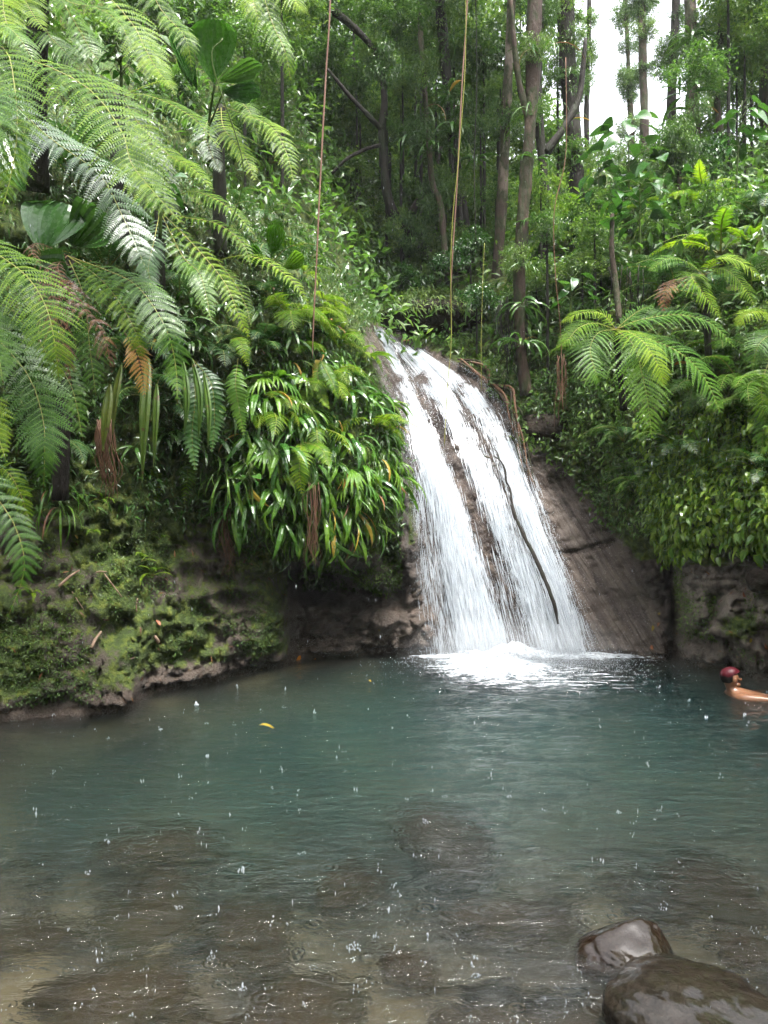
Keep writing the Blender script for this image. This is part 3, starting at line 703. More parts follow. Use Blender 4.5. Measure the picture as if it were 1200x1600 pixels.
# ------------------------------------------------------------------ fern fronds
def frond_data(pts, W_, pairs=26, pn=15, a=.42, droop=.22, n0=(0, -.55, .83), start=.10, seed=0, wtip=.03, gap=0.0):
    g = np.random.default_rng(seed)
    c = catmull(pts, pairs+2)[1:]; T = nrm(np.gradient(c, axis=0)); c, T = c[:-0 or None][:pairs], T[:pairs]
    s = start+(1-start)*np.arange(pairs)/(pairs-1); cc = catmull(pts, 120); ix = np.clip((s*119).astype(int), 0, 119)
    c = cc[ix]; T = nrm(np.gradient(cc, axis=0))[ix]
    n0 = np.array(n0, float); S = nrm(np.cross(T, n0)); Nn = nrm(np.cross(S, T)); Nn *= np.sign((Nn*n0).sum(1, keepdims=True))
    ss = np.arange(pairs)/(pairs-1)
    prof = np.minimum(1, .45+2.6*ss)*(1-ss**2.0)**.85; Lp = W_*np.maximum(prof, wtip)
    sd = np.array([-1, 1])[None, :]; Lp = Lp[:, None]*g.uniform(.86, 1.08, (pairs, 2))
    if gap: Lp = Lp*np.where(g.random((pairs, 2)) < gap, g.uniform(.2, .6, (pairs, 2)), 1)
    ang = a+.25*ss[:, None]+g.normal(0, .05, (pairs, 2))
    D = S[:, None]*sd[..., None]*np.cos(ang)[..., None]+T[:, None]*np.sin(ang)[..., None]
    E = nrm(T[:, None]-D*(T[:, None]*D).sum(-1, keepdims=True))
    dr = droop*g.uniform(.6, 1.4, (pairs, 2)); down = np.array([0, 0, -1.0])
    tint_p = np.clip(g.normal(.5, .12, (pairs, 2))+.15*ss[:, None], 0, 1)
    q = (np.arange(pn)+.6)/pn
    def curve(qq): 
        qq = np.asarray(qq); return c[:, None, None]+Lp[..., None, None]*(qq[None, None, :, None]*D[:, :, None]+(dr[..., None]*qq**2)[..., None]*down+(.06*np.sin(qq*PI))[None, None, :, None]*Nn[:, None, None])
    V, F, TT = [], [], []
    if pn:
        spc = np.linalg.norm(np.diff(cc, axis=0), axis=1).sum()*(1-start)/pairs; B = curve(q); l = min(W_*.17, spc*.70)*(1-q**2.5)*np.minimum(1, .6+q*2)
        l = l[None, None, :]*np.sqrt(Lp/W_)[..., None]*g.uniform(.85, 1.12, (pairs, 2, pn)); h = (Lp/pn)[..., None]*.40*np.ones(pn)
        for sg in (-1, 1):
            e = E[:, :, None]*sg*.94+D[:, :, None]*.34; dn = down*.18
            tip = B+e*l[..., None]+dn*l[..., None]; mid = B+e*(l*.45)[..., None]; w = D[:, :, None]*h[..., None]
            v = np.stack([B-w*.8, mid-w, tip, mid+w*.9, B+w*.8], -2).reshape(-1, 3)
            n = len(v)//5; k = np.arange(n)[:, None]*5
            f = np.concatenate([k+np.array([[0, 1, 3, 4]]), ], 0); f3 = k+np.array([[1, 2, 3]])
            o = sum(len(x) for x in V); V.append(v); F.append((f+o, f3+o)); TT.append(np.repeat(np.clip(tint_p[..., None]+g.normal(0, .06, (pairs, 2, pn)), 0, 1).ravel(), 5))
        # thin costa of every pinna
        qc = np.array([0, .35, .7, 1.0]); K = curve(qc); w = E[:, :, None]*(Lp[..., None]*.012+.0012)[..., None]*np.array([1, .9, .6, .2])[:, None]
        v = np.stack([K-w, K+w], -2).reshape(-1, 3); k = (np.arange(pairs*2)*8)[:, None]+np.arange(3)[None]*2; k = k.ravel()[:, None]
        o = sum(len(x) for x in V); V.append(v+np.tile(Nn.repeat(16, 0)*.002, 1)[:len(v)]); F.append((k+np.array([[0, 1, 3, 2]])+o, None)); TT.append(np.full(len(v), .9))
    else:
        qc = np.linspace(0, 1, 6); K = curve(qc); sp = np.linalg.norm(cc[-1]-cc[0])/pairs*.46
        w = E[:, :, None]*(sp*np.minimum(1, np.sqrt(Lp/W_)+.15))[..., None, None]*np.array([.75, 1, .95, .78, .45, .04])[:, None]
        v = np.stack([K-w, K-w*0+Nn[:, None, None]*-.12*sp, K+w], -2).reshape(-1, 3); k = (np.arange(pairs*2)*18)[:, None]+np.arange(5)[None]*3; k = k.ravel()[:, None]
        V.append(v); F.append((np.concatenate([k+np.array([[0, 1, 4, 3]]), k+np.array([[1, 2, 5, 4]])]), None)); TT.append(np.repeat(tint_p.ravel(), 18))
    o = sum(len(x) for x in V); r0 = cc[8::4]; Sr = nrm(np.cross(np.gradient(cc, axis=0), n0))[8::4]*W_*.012; V.append(np.stack([r0-Sr, r0+Sr], 1).reshape(-1, 3)); kk = (np.arange(len(r0)-1)*2)[:, None]; F.append((kk+np.array([[0, 1, 3, 2]])+o, None)); TT.append(np.full(len(r0)*2, .9))
    V = np.concatenate(V); T_ = np.concatenate(TT); fl = [np.concatenate([x[0] for x in F])]
    t3 = [x[1] for x in F if x[1] is not None]
    if t3: fl.append(np.concatenate(t3))
    return V, fl, T_

def make_frond(parent, pts, W_, mat='fern', rib='rib', org=None, thick=.006, label=None, **k):
    """frond > midrib along explicit points"""
    pts = [np.array(list(p), float) for p in pts]; o3 = np.array(list(org)) if org is not None else np.zeros(3)
    V, F, T = frond_data(pts, W_, **k)
    fr = link('frond', mesh_np('frond', V-o3, F, {'tint': T}, False), M[mat], parent)
    if label: fr['label'] = label
    Lr = [thick*(1-.8*i/(len(pts)-1)) for i in range(len(pts))]
    link('midrib', tube_mesh('midrib', pts, Lr, 5, 16, org=o3), M[rib], fr)
    return fr

# shared fronds for the smaller ferns: unit length, arching over along +y
def frond_pair(seed, W_, pairs, pn, arch, droop=.2, mat='fern'):
    pts = [(0, 0, 0), (.02, .33, .20*arch), (-.01, .68, .16*arch), (0, .97, -.18+.1*arch)]
    V, F, T = frond_data(pts, W_, pairs, pn, droop=droop, n0=(0, .1, 1), seed=seed, start=.14)
    return mesh_np('frond', V, F, {'tint': T}, False), tube_mesh('midrib', pts, [.010, .008, .005, .002], 4, 12)
FRONDS = {'fine': [frond_pair(i, .26, 20, 9, a) for i, a in enumerate((1.3, .9, .5))],
          'simple': [frond_pair(10+i, .15, 22, 0, a) for i, a in enumerate((1.2, .7))],
          'wide': [frond_pair(20+i, .34, 18, 12, a, .3) for i, a in enumerate((1.1, .6))]}

def radiate(n, out, spread, g, down=0.0):
    """yaw and pitch for n leaves round the outward direction"""
    yaw0 = math.atan2(-out[0], out[1]) if abs(out[0])+abs(out[1]) > .05 else g.uniform(0, 6)
    return [(yaw0+spread*(2*(i+.5)/n-1)+g.gauss(0, .12), g.gauss(.25-down, .25)) for i in range(n)]

def fern_plant(label, loc, n, L, kind='fine', mat='fern', out=(0, -1, 0), spread=1.9, group=None, name='fern', down=0.0, seed=0):
    g = random.Random(seed+int(loc[0]*100)); t = thing(name, label, 'fern', loc, 0, group)
    for i, (yaw, pit) in enumerate(radiate(n, out, spread, g, down)):
        fm_, rm = g.choice(FRONDS[kind]); f = link('frond', fm_, None, t)
        f.data = fm_; s = L*g.uniform(.75, 1.15); f.scale = (s*g.choice([-1, 1]), s, s)
        f.rotation_euler = Euler((pit, g.gauss(0, .2), yaw), 'XYZ'); assign(f, M[mat])
        r = link('midrib', rm, M['rib'], f)
    return t
def assign(o, mat):
    if not o.data.materials: o.data.materials.append(None)
    o.material_slots[0].link = 'OBJECT'; o.material_slots[0].material = mat

# strap leaves: arch out and hang, pleated
def strap_mesh(seed, width, fingers=1, hang=1.0, segs=8):
    g = np.random.default_rng(seed); VV, FF, o = [], [], 0
    for k in range(fingers):
        side = 0 if fingers == 1 else (k/(fingers-1)-.5)
        n = 5 if fingers == 1 else 3; ln = 1-.25*abs(side)+g.normal(0, .05)
        for i in range(segs+1):
            s = i/segs; a = .7-hang*2.1*s; y = 0; z = 0
            tt = np.linspace(0, s, 12); ang = .75-hang*2.15*tt**.8; y = np.trapz(np.cos(ang), tt) if s > 0 else 0; z = np.trapz(np.sin(ang), tt) if s > 0 else 0
            st = .22 if fingers == 1 else .3
            w = (.012 if s < st else 0)+width*max(0, math.sin(PI*min(1, max(0, (s-st*.6)/(1-st*.6))**.75)))**.8
            x0 = side*max(0, s-st)*(.9)
            for j in range(n):
                u = j/(n-1)*2-1; VV.append((x0*ln+u*w*.5, y*ln, z*ln-abs(u)*w*.12+(.10*w if (j % 2) else 0)))
        for i in range(segs):
            for j in range(n-1): b = o+i*n+j; FF.append((b, b+1, b+n+1, b+n))
        o += n*(segs+1)
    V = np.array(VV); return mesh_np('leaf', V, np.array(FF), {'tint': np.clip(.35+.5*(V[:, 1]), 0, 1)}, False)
STRAP = {'strap': [strap_mesh(i, w, 1, h) for i, (w, h) in enumerate(((.09, 1.1), (.07, 1.3), (.12, 1.0)))],
         'fan': [strap_mesh(5+i, .075, 5, h) for i, h in enumerate((1.0, 1.15))]+[strap_mesh(9, .12, 1, 1.05)],
         'grass': [strap_mesh(12+i, .035, 1, h) for i, h in enumerate((1.2, 1.3, 1.0))],
         'broad': [strap_mesh(15, .34, 1, .7), strap_mesh(16, .28, 1, .9)]}
def strap_plant(label, loc, n, L, kind='strap', mat='strap', out=(0, -1, 0), spread=1.7, group=None, name='strap_leaved_plant', cat='plant', seed=0, down=0.0):
    g = random.Random(seed+int(loc[0]*977)+int(loc[2]*131)); t = thing(name, label, cat, loc, 0, group)
    for yaw, pit in radiate(n, out, spread, g, down):
        f = link('leaf', g.choice(STRAP[kind]), None, t); s = L*g.uniform(.6, 1.15); f.scale = (s, s, s)
        f.rotation_euler = Euler((pit, g.gauss(0, .3), yaw), 'XYZ'); k_ = g.random(); assign(f, M['fern_yellow' if k_ < .014 else 'fern_dead' if k_ < .028 else mat])
    return t
HEART = [mesh_np('leaf', *(lambda b: (b[0], b[1]))(blade(w, 5, .12, d, 'heart', 2)), {'tint': np.full(30, .5)[:len(blade(w, 5, .12, d, 'heart', 2)[0])]}, True) for w, d in ((.72, .3), (.6, .15), (.5, .45))]
def broad_plant(label, loc, h, n, L, name='broad_leaved_shrub', group=None, seed=0, mat='broad', lean=(0, 0)):
    """stem > nothing, petioles joined to the stem, each big leaf a part"""
    g = random.Random(seed+int(loc[0]*31)); t = thing(name, label, 'shrub', loc, 0, group); sp = []
    top = Vector((lean[0], lean[1], h)); sp.append(([(0, 0, -.15), (lean[0]*.4, lean[1]*.4, h*.5), tuple(top)], [.018, .014, .006], 10))
    for i in range(n):
        s = g.uniform(.35, 1); p = top*s; yaw = g.uniform(0, 2*PI); r = g.uniform(.5, 1.3)*L
        q_ = p+Vector((math.cos(yaw)*r, math.sin(yaw)*r, g.uniform(0, .6)*L)); sp.append(([tuple(p), tuple((p+q_)/2+Vector((0, 0, .08))), tuple(q_)], [.006, .005, .004], 5))
        f = link('leaf', g.choice(HEART), None, t); k = L*g.uniform(.7, 1.2); f.location = q_; f.scale = (k, k, k)
        f.rotation_euler = Euler((g.uniform(-.9, .1), g.gauss(0, .35), yaw-PI/2), 'XYZ'); assign(f, M[mat])
    link('stem', multi_tube('stem', sp, 4), M['stalk'], t); return t

# ------------------------------------------------------------------ trees
def ground_z(x, y, default=6.0):
    h = BVH.ray_cast(Vector((x, y, 80)), Vector((0, 0, -1))); return h[0].z if h[0] else default
def tree(label, pts, radii_, bark, crowns=(), branches=(), name='tree', rough=.35, group=None, sides=9, seed=0, cm='forest', tufts=5):
    """pts (px, py, Y), radii in photo px at that depth"""
    radii = [x*.84 for x in radii_]; W3 = [P(*p) for p in pts]; R = [r*p[2]/FPX for r, p in zip(radii, pts)]; b = W3[0]
    t = thing(name, label, 'tree', tuple(b), 0, group)
    link('trunk', tube_mesh('trunk', W3, R, sides, len(pts)*9, rough, seed, b), M[bark], t)
    for bp_, br in branches:
        w = [P(*p) for p in bp_]; link('branch', tube_mesh('branch', w, [r*p[2]/FPX for r, p in zip(br, bp_)], 6, len(bp_)*6, rough, seed+3, b), M[bark], t)
    for i, (px, py, Y, rad) in enumerate(crowns):
        me = CROWN[(seed+i) % 4]
        c = link('crown', me, None, t); c.location = P(px, py, Y)-b; k = rad*Y/FPX; c.scale = (k, k, k*.8); c.rotation_euler = (0, 0, (seed*1.7+i*2.1) % 6.28); assign(c, M[cm])
    g = random.Random(seed+50)
    for i in range(tufts):
        q_ = W3[0].lerp(W3[-1], 0); k = g.uniform(.25, .95)*(len(W3)-1); a_ = int(k); c0 = W3[a_].lerp(W3[min(a_+1, len(W3)-1)], k-a_)
        c = link('crown', CROWN[i % 4], None, t); s_k = g.uniform(.22, .42); c.location = c0-b+Vector((g.uniform(-.15, .15), g.uniform(-.15, .15), 0)); c.scale = (s_k, s_k, s_k*1.6); assign(c, M['forest'])
    return t

tree('pale mottled straight trunk just left of the one rooted beside the waterfall', [(772,470,14.2),(779,400,14),(790,200,13.8),(799,0,13.6),(806,-200,13.4),(812,-500,13.2)], [16,11,9,9,8,6], 'bark_pale', [(770,-300,13.6,150),(760,-140,14.6,90)], seed=1)
tree('tall trunk with mossy top and peeling pale lower bark rooted beside the waterfall', [(822,618,11.95),(812,520,11.9),(812,420,11.8),(820,300,11.8),(829,190,11.8),(834,60,11.8),(838,-120,11.8),(842,-400,11.8)], [12,10,11,12,12,13,12,9], 'bark_brown', [(800,-280,11.8,150),(740,-330,12,150)], [([(828,200,11.8),(810,120,11.7),(800,20,11.6),(790,-120,11.6)], [6,5,4,3])], seed=2)
tree('dark twisted trunk with a forked mossy arm right of the peeling trunk', [(845,470,13.4),(853,330,13.2),(846,240,13.1),(838,130,13.1),(845,0,13),(850,-200,13)], [12,9,9,10,9,7], 'bark_dark', [(800,-230,13,120)], [([(852,240,13.1),(880,200,13.1),(905,150,13.2),(915,60,13.2)], [7,6,5,3])], seed=3)
tree('thick dark trunk clothed in hanging leaves at the left rim of the bright sky gap', [(905,420,15),(902,300,15),(895,190,15),(888,90,15),(884,-60,15),(880,-300,15)], [15,14,15,14,12,9], 'bark_dark', [(810,-230,15,140),(884,20,15,34),(878,120,15,30)], [([(898,200,15),(880,120,15),(872,0,15)], [6,5,3])], seed=4)
tree('dark leaning forked tree with bare crooked limbs left of the right-hand vine', [(705,440,14.6),(672,402,14.5),(640,365,14.4),(620,345,14.4)], [10,11,12,11], 'bark_dark', [(560,-10,14.6,120),(500,90,15,80)],
     [([(622,348,14.4),(606,308,14.3),(600,250,14.3),(597,200,14.3),(600,150,14.3),(590,60,14.2)], [11,8,6,6,5,3]), ([(598,205,14.3),(575,180,14.2),(545,148,14.2),(512,108,14.2)], [5,4,3.5,2.5]), ([(594,226,14.3),(565,236,14.2),(540,250,14.1),(518,272,14.1)], [4,3.5,3,2]), ([(625,350,14.4),(650,320,14.5),(672,280,14.6),(690,230,14.7)], [8,6,5,3])], seed=5)
tree('slender pinkish trunk hung with dry bracts beside the right-hand vine', [(699,430,13.8),(694,380,13.8),(688,320,13.8),(676,285,13.8),(668,200,13.8),(660,90,13.8),(650,-60,13.8)], [6,6,6,6,5,5,4], 'bark_brown', [(650,-120,13.8,110)], seed=6)
tree('brown double trunk standing behind the right-hand vine', [(722,430,15.2),(716,330,15.2),(708,230,15.2),(698,120,15.2),(688,0,15.2),(680,-250,15.2)], [10,9,9,9,10,7], 'bark_dark', [(700,-180,15.2,150)], [([(738,430,15.3),(726,340,15.3),(714,250,15.2)], [8,7,6])], seed=7)
tree('dark mossy bough arching down from the top over the left vine', [(440,-60,12.4),(490,-5,12.5),(535,28,12.6),(570,60,12.7),(592,90,12.8),(600,118,12.9)], [7,7,7,6,5,3], 'bark_dark', [(610,20,12.9,60),(540,10,12.7,45),(470,-10,12.4,55)], seed=8)
tree('pale short trunk glimpsed far back between the leaves left of the forked tree', [(560,345,22),(566,310,22),(570,280,22),(572,230,22)], [13,14,14,12], 'bark_pale', [(575,150,22,150)], seed=9)
tree('dark trunk at the right rim of the bright sky gap', [(1046,230,17),(1050,150,17),(1054,60,17),(1057,-60,17),(1060,-300,17)], [10,8,8,7,6], 'bark_dark', [(1160,-240,17,120),(1052,70,17,24)], seed=10)
tree('thick pale trunk with peeling bark right of the sky gap', [(1088,240,16),(1084,160,16),(1084,80,16),(1078,0,16),(1072,-300,16)], [11,10,11,10,8], 'bark_pale', [(1190,-120,16,100)], seed=11)
tree('thin pinkish crooked stem below the thick pale trunk', [(1059,316,13),(1062,270,13),(1062,225,13),(1070,190,13),(1078,170,13)], [5,5,6,6,4], 'bark_brown', [(1090,110,13.2,60)], seed=12)
tree('pinkish bare trunk near the upper right corner', [(1126,215,15),(1121,170,15),(1120,110,15),(1126,50,15),(1133,-30,15),(1140,-300,15)], [7,6,6,7,7,5], 'bark_brown', [(1180,-60,15,120)], seed=13)
tree('slim leafy tree standing alone in the middle of the sky gap', [(988,240,24),(984,150,24),(980,60,24),(976,-30,24),(975,-300,24)], [6,5,4,4,3], 'bark_brown', [(978,20,24,30),(984,70,24,24),(985,125,24,28),(990,200,24,34)], cm='forest_far', seed=14)
tree('leafy trunk against the sky at the right half of the gap', [(1008,240,22),(1006,150,22),(1004,60,22),(1002,-30,22),(1000,-300,22)], [8,8,7,7,6], 'bark_brown', [(1002,-5,22,36),(1003,50,22,30),(1010,110,22,26)], cm='forest_far', seed=15)
tree('thin dark trunk crossing the left side of the sky gap', [(917,240,18),(917,150,18),(920,60,18),(921,-60,18),(922,-300,18)], [5,5,4,4,3], 'bark_dark', [(919,30,18,22)], seed=16)
tree('grey trunk at the right edge of the frame among the leaves', [(1196,230,16),(1194,130,16),(1196,40,16),(1200,-60,16),(1206,-300,16)], [8,8,7,7,5], 'bark_brown', [(1240,40,16,110)], seed=17)
tree('far brown trunk above the big pleated leaf on the left', [(330,110,13),(332,60,13),(338,0,13),(344,-100,13)], [6,6,6,5], 'bark_brown', [(345,10,13.5,60)], seed=18)

# understorey: small trees and shrubs that fill the forest, each one a thing
def understorey(label, spots, mat, meshes, Yr_, kr, group, trunk=True, seed=0, name='understorey_tree', cat='tree'):
    g = random.Random(seed); tm = None
    for px, py in spots:
        Y = g.uniform(*Yr_); r = g.uniform(*kr)*Y/FPX; c = P(px+g.uniform(-18, 18), py+g.uniform(-18, 18), Y)
        if c.z > 30: continue
        zb = ground_z(c.x, c.y, 5.0); hgt = max(.6, c.z-zb)
        t = thing(name, label, cat, (c.x, c.y, min(zb, c.z-.6)), 0, group)
        o = link('crown', g.choice(meshes), None, t); o.location = (0, 0, c.z-t.location.z); o.scale = (r, r, r*g.uniform(.75, 1.1)); o.rotation_euler = (g.gauss(0, .15), g.gauss(0, .15), g.uniform(0, 6.28)); assign(o, M[mat])
        k = link('trunk', TRUNK, None, t); k.scale = (min(.03, .008*hgt)+.012,)*2+(hgt,); assign(k, M['bark_dark'])
TRUNK = tube_mesh('trunk', [(0, 0, -.02), (.25, 0, .3), (-.2, .2, .65), (0, 0, 1.0)], [1, .8, .6, .3], 6, 10, .3)
gx = random.Random(5)
def grid(x0, x1, y0, y1, st, cond=lambda x, y: True):
    return [(x+gx.uniform(-.4, .4)*st, y+gx.uniform(-.4, .4)*st) for x in range(x0, x1, st) for y in range(y0, y1, st) if cond(x, y)]
gap = lambda x, y: not (835 < x < 1095 and y < 235)
understorey('small-leaved dark understorey tree in the thicket behind the waterfall', grid(380, 880, 20, 460, 62, lambda x, y: y < 470-abs(x-600)*.12 and gap(x, y)), 'forest', CROWN, (15, 21), (60, 95), 'understorey trees behind the waterfall', seed=1)
understorey('leafy understorey tree filling in between the trunks behind the waterfall', grid(560, 900, 60, 420, 74), 'forest', CROWN+CROWN_B, (14.4, 15.6), (32, 50), 'understorey trees between the trunks', seed=11)
understorey('pale-leaved tree in the far back rows of the forest', grid(330, 760, 60, 420, 84), 'forest_far', CROWN_F, (24, 33), (90, 130), 'far forest trees', seed=2)
understorey('bushy green understorey tree on the slope right of the sky gap', grid(1070, 1290, -40, 330, 62, gap), 'forest', CROWN, (13, 19), (55, 85), 'understorey trees on the right slope', seed=3)
understorey('low leafy shrub on the ridge below the sky gap', grid(860, 1090, 262, 350, 46), 'forest_far', CROWN, (18, 24), (40, 62), 'shrubs on the ridge below the sky gap', seed=4)
understorey('leafy shrub on the upper left bank behind the tree ferns', grid(-60, 500, -20, 240, 70, lambda x, y: y < 240-.15*x+60), 'forest', CROWN, (10.5, 14), (55, 80), 'shrubs behind the tree ferns', seed=5)
understorey('dense green shrub on the slope above the right creepers', grid(850, 1260, 330, 520, 56), 'forest', CROWN, (11.2, 13.2), (36, 56), 'shrubs above the right bank', seed=6, name='shrub', cat='shrub')
understorey('big-leaved shrub at the foot of the trunks above the waterfall', [(700,420),(750,380),(860,400),(640,430),(880,360),(745,470),(1150,300),(1110,240),(960,300)], 'broad', CROWN_B, (12.6, 14.4), (36, 52), 'big-leaved shrubs above the falls', seed=7, name='shrub', cat='shrub')
understorey('pale-leaved forest tree rising beyond the sky gap', [(1130,60),(1140,-20),(1150,170),(1175,90),(1220,180),(1260,40),(1120,260)], 'forest_far', CROWN_F, (24, 30), (60, 90), 'forest trees beyond the gap', seed=8)
# the far wooded hill, one mass
n = 26000; g_ = np.random.default_rng(3); hw_ = g_.integers(0, len(hv), n); Lh = hv[hw_]+g_.normal(size=(n, 3))*np.array([1.2, 1.2, 1.0])+np.array([0, 0, .9])
d = nrm(g_.normal(size=(n, 3))+np.array([0, -.6, -.3])); up = nrm(g_.normal(size=(n, 3))*.5+np.array([0, -.3, 1]))
v, f, t = batch(*LF_S, frames(d, up), g_.uniform(.35, .75, n), Lh, np.clip(.5+.3*fbm(Lh*.35, 2, 8)+g_.normal(0, .1, n), 0, 1))
tag(link('far_forest', mesh_np('far_forest', v, f, {'tint': t}, False), M['forest_far']), 'far wooded hillside closing the valley behind the waterfall', 'forest', kind='stuff')

# unseen forest round the near side, plus a canopy added overhead for shade
g_ = np.random.default_rng(14); n = 15000; az_ = g_.uniform(.62, 2*PI-.62, n); hh = g_.uniform(0, 1, n); rad_ = 9+5.5*hh+g_.uniform(-1.2, 1.2, n)+1.5*np.sin(az_*5); Lh = np.stack([np.sin(az_)*rad_, np.cos(az_)*rad_, -0.5+13*hh], -1)
ov = np.stack([g_.uniform(-3.0, 9, 4600), g_.uniform(-9, 2.4, 4600), g_.uniform(9.5, 13, 4600)], -1); ov = ov[fbm(ov*.45, 2, 6) > -.18]; Lh = np.concatenate([Lh, ov])  # overhead leaves added to darken the near boulders and water
Lh = Lh[(Lh[:, 1] < 5.5) | (np.abs(Lh[:, 0]) > 9)]; n = len(Lh)
v, f, t = batch(*LF_S, frames(nrm(g_.normal(size=(n, 3))+np.array([0, 0, -.4])), nrm(g_.normal(size=(n, 3))*.5+[0, 0, 1])), g_.uniform(.5, 1.1, n), Lh, g_.uniform(.2, .8, n))
tag(link('unseen_shade_forest', mesh_np('unseen_shade_forest', v, f, {'tint': t}, False), M['forest']), 'unseen forest round the near side of the pool, with leaves added overhead for shade', 'forest', kind='stuff')

# ------------------------------------------------------------------ ground cover on the banks
def cover(name, w, n, size, mat, label, tmpl=LF_S, hang=.5, lift=(0, .12), seed=0, dens_noise=None):
    global rng
    L, Nn, i = scatter(w, n)
    g = np.random.default_rng(seed); L = L+Nn*g.uniform(*lift, (n, 1))
    d = nrm(.55*Nn+g.normal(size=(n, 3))*.7+np.array([0, 0, -hang])); up = nrm(Nn+np.array([0, -.2, .9])+g.normal(size=(n, 3))*.35)
    t_ = np.clip(.45+.35*fbm(L*1.3, 3, seed)+g.normal(0, .14, n), 0, 1)
    v, f, tt = batch(*tmpl, frames(d, up), g.uniform(*size, n), L, t_)
    return tag(link(name, mesh_np(name, v, f, {'tint': tt}, False), M[mat]), label, 'undergrowth', kind='stuff')
vis = (fpx > -260) & (fpx < 1600)
nf_ = fbm(fc*1.6, 3, 90); nf2 = fbm(fc*4.0, 3, 91)
bare_nose = (fpx > np.interp(fpy, [400,520,600,700,850], [525,560,590,615,628])) & (fpx < 690) & (fr_ < 8)
ffall = in_fall(fpx, fpy); fslab = slab_m[tf].mean(1)
okv = vis & (ffall < .1) & (fslab < .25) & ~bare_nose
cover('moss_plants', (okv & (fpx < 470) & (fr_ < 4.9) & (fc[:, 2] > .12))*sstep(-.05, .35, nf_+.5*nf2)*np.interp(fpx, [-100, 250, 470], [1, .9, .45]), 13000, (.016, .042), 'moss_leaf', 'tiny bright moss plants and seedlings on the left rock bank', seed=1, lift=(0, .03))
cover('moss_plants', (okv & (fpx > 470) & (fpx < 660) & (fr_ < 5.6) & (fpy < 935) & (fpy > 760))*sstep(-.1, .3, nf_), 5500, (.02, .055), 'moss_leaf', 'small moss plants above the dark hollow beside the waterfall', seed=2, lift=(0, .03))
cover('moss_plants', (okv & (fpx > 1055) & (fr_ < 4.6) & (fc[:, 2] > .2))*sstep(.05, .3, nf_), 3000, (.02, .05), 'moss_leaf', 'moss plants on the grey rock under the creepers', seed=3, lift=(0, .03))
cover('undergrowth', (okv & (fpx < 650) & (fr_ > 4.7) & (fr_ < 8.6))*(.35+sstep(-.3, .3, nf_)), 26000, (.05, .13), 'strap_dark', 'small dark leaves filling between the ferns on the left bank', LF_L, .7, (0, .25), 4)
cover('undergrowth', (okv & (fpx > 600) & (fr_ > 5.5) & (fr_ < 8.6))*(.3+sstep(-.3, .3, nf_)), 20000, (.05, .12), 'forest', 'small leaves covering the dark slope right of the waterfall', LF_S, .6, (0, .22), 5)
cover('undergrowth', (vis & (fr_ >= 8.3))*(.5+nf_*.4), 26000, (.10, .26), 'forest', 'low leafy growth covering the forest floor above the banks', LF_S, .4, (0, .6), 6)
cover('undergrowth', (okv & (fpx > np.interp(fpy, [400,520,600,700,850], [470,500,530,560,580])) & (fpx < 640) & (fr_ > 4.6) & (fr_ < 8.4)), 7000, (.03, .08), 'moss_leaf', 'fine bright growth on the edge of the left bank beside the waterfall', LF_L, .6, (0, .08), 7)

# creepers hanging on the right bank: the large near leaves singly, the rest as one mass
iv = thing('creeper', 'glossy bright-leaved creeper curtain covering the right rock bank', 'creeper', tuple(at(1130, 800)[0]))
io = np.array(list(iv.location))
wI = (okv & (fpx > 1000) & (fpx < 1290) & (fr_ > 4.85+.9*nf2) & (fr_ < 7.4))*np.interp(fpy, [620, 700, 760], [.15, .6, 1.0])*(fpx > np.interp(fpy, [640, 760, 880], [960, 1010, 1045]))
L, Nn, i = scatter(wI, 5600, .02); g_ = np.random.default_rng(9); n = len(L)
L = L+Nn*g_.uniform(0, .13, (n, 1)); d = nrm(Nn*.55+np.array([0, 0, -1.0])+g_.normal(size=(n, 3))*.35); up = nrm(Nn*.8+np.array([0, 0, .5])+g_.normal(size=(n, 3))*.25)
sz = g_.uniform(.055, .125, n); tt = np.clip(g_.normal(.62, .2, n), 0, 1)
vis_i = np.argsort(-(sz*(L[:, 1] < 10)*(abs((L[:, 0]/L[:, 1]*FPX+600)-1120) < 90)))[:300]; rest = np.setdiff1d(np.arange(n), vis_i)
FR_ = frames(d, up); LH = blade(.62, 3, .2, .3, 'heart')
IVM = [mesh_np('leaf', LH[0], LH[1], {'tint': np.full(len(LH[0]), x)}, False) for x in (.35, .55, .75, .95)]
for q_ in vis_i:
    o = link('leaf', IVM[int(g_.integers(0, 4))], M['ivy'], iv); o.location = L[q_]-io; o.rotation_euler = Matrix(FR_[q_].tolist()).to_euler(); o.scale = (sz[q_]*1.15,)*3
v, f, tq = batch(*LH, FR_[rest], sz[rest], L[rest]-io, tt[rest])
o = link('creeper_leaves', mesh_np('creeper_leaves', v, f, {'tint': tq}, False), M['ivy'], iv); o['kind'] = 'stuff'
sp = []
for k in range(36):
    x = random.uniform(1010, 1250); y = random.uniform(640, 720); pts = []
    for s in range(5):
        p, nn = at(x+random.uniform(-10, 10), y+s*random.uniform(28, 42), .03); pts.append(tuple(p))
    sp.append((pts, [.006, .006, .005, .004, .003], 12))
link('stem', multi_tube('stem', sp, 4, tuple(iv.location)), M['root'], iv)
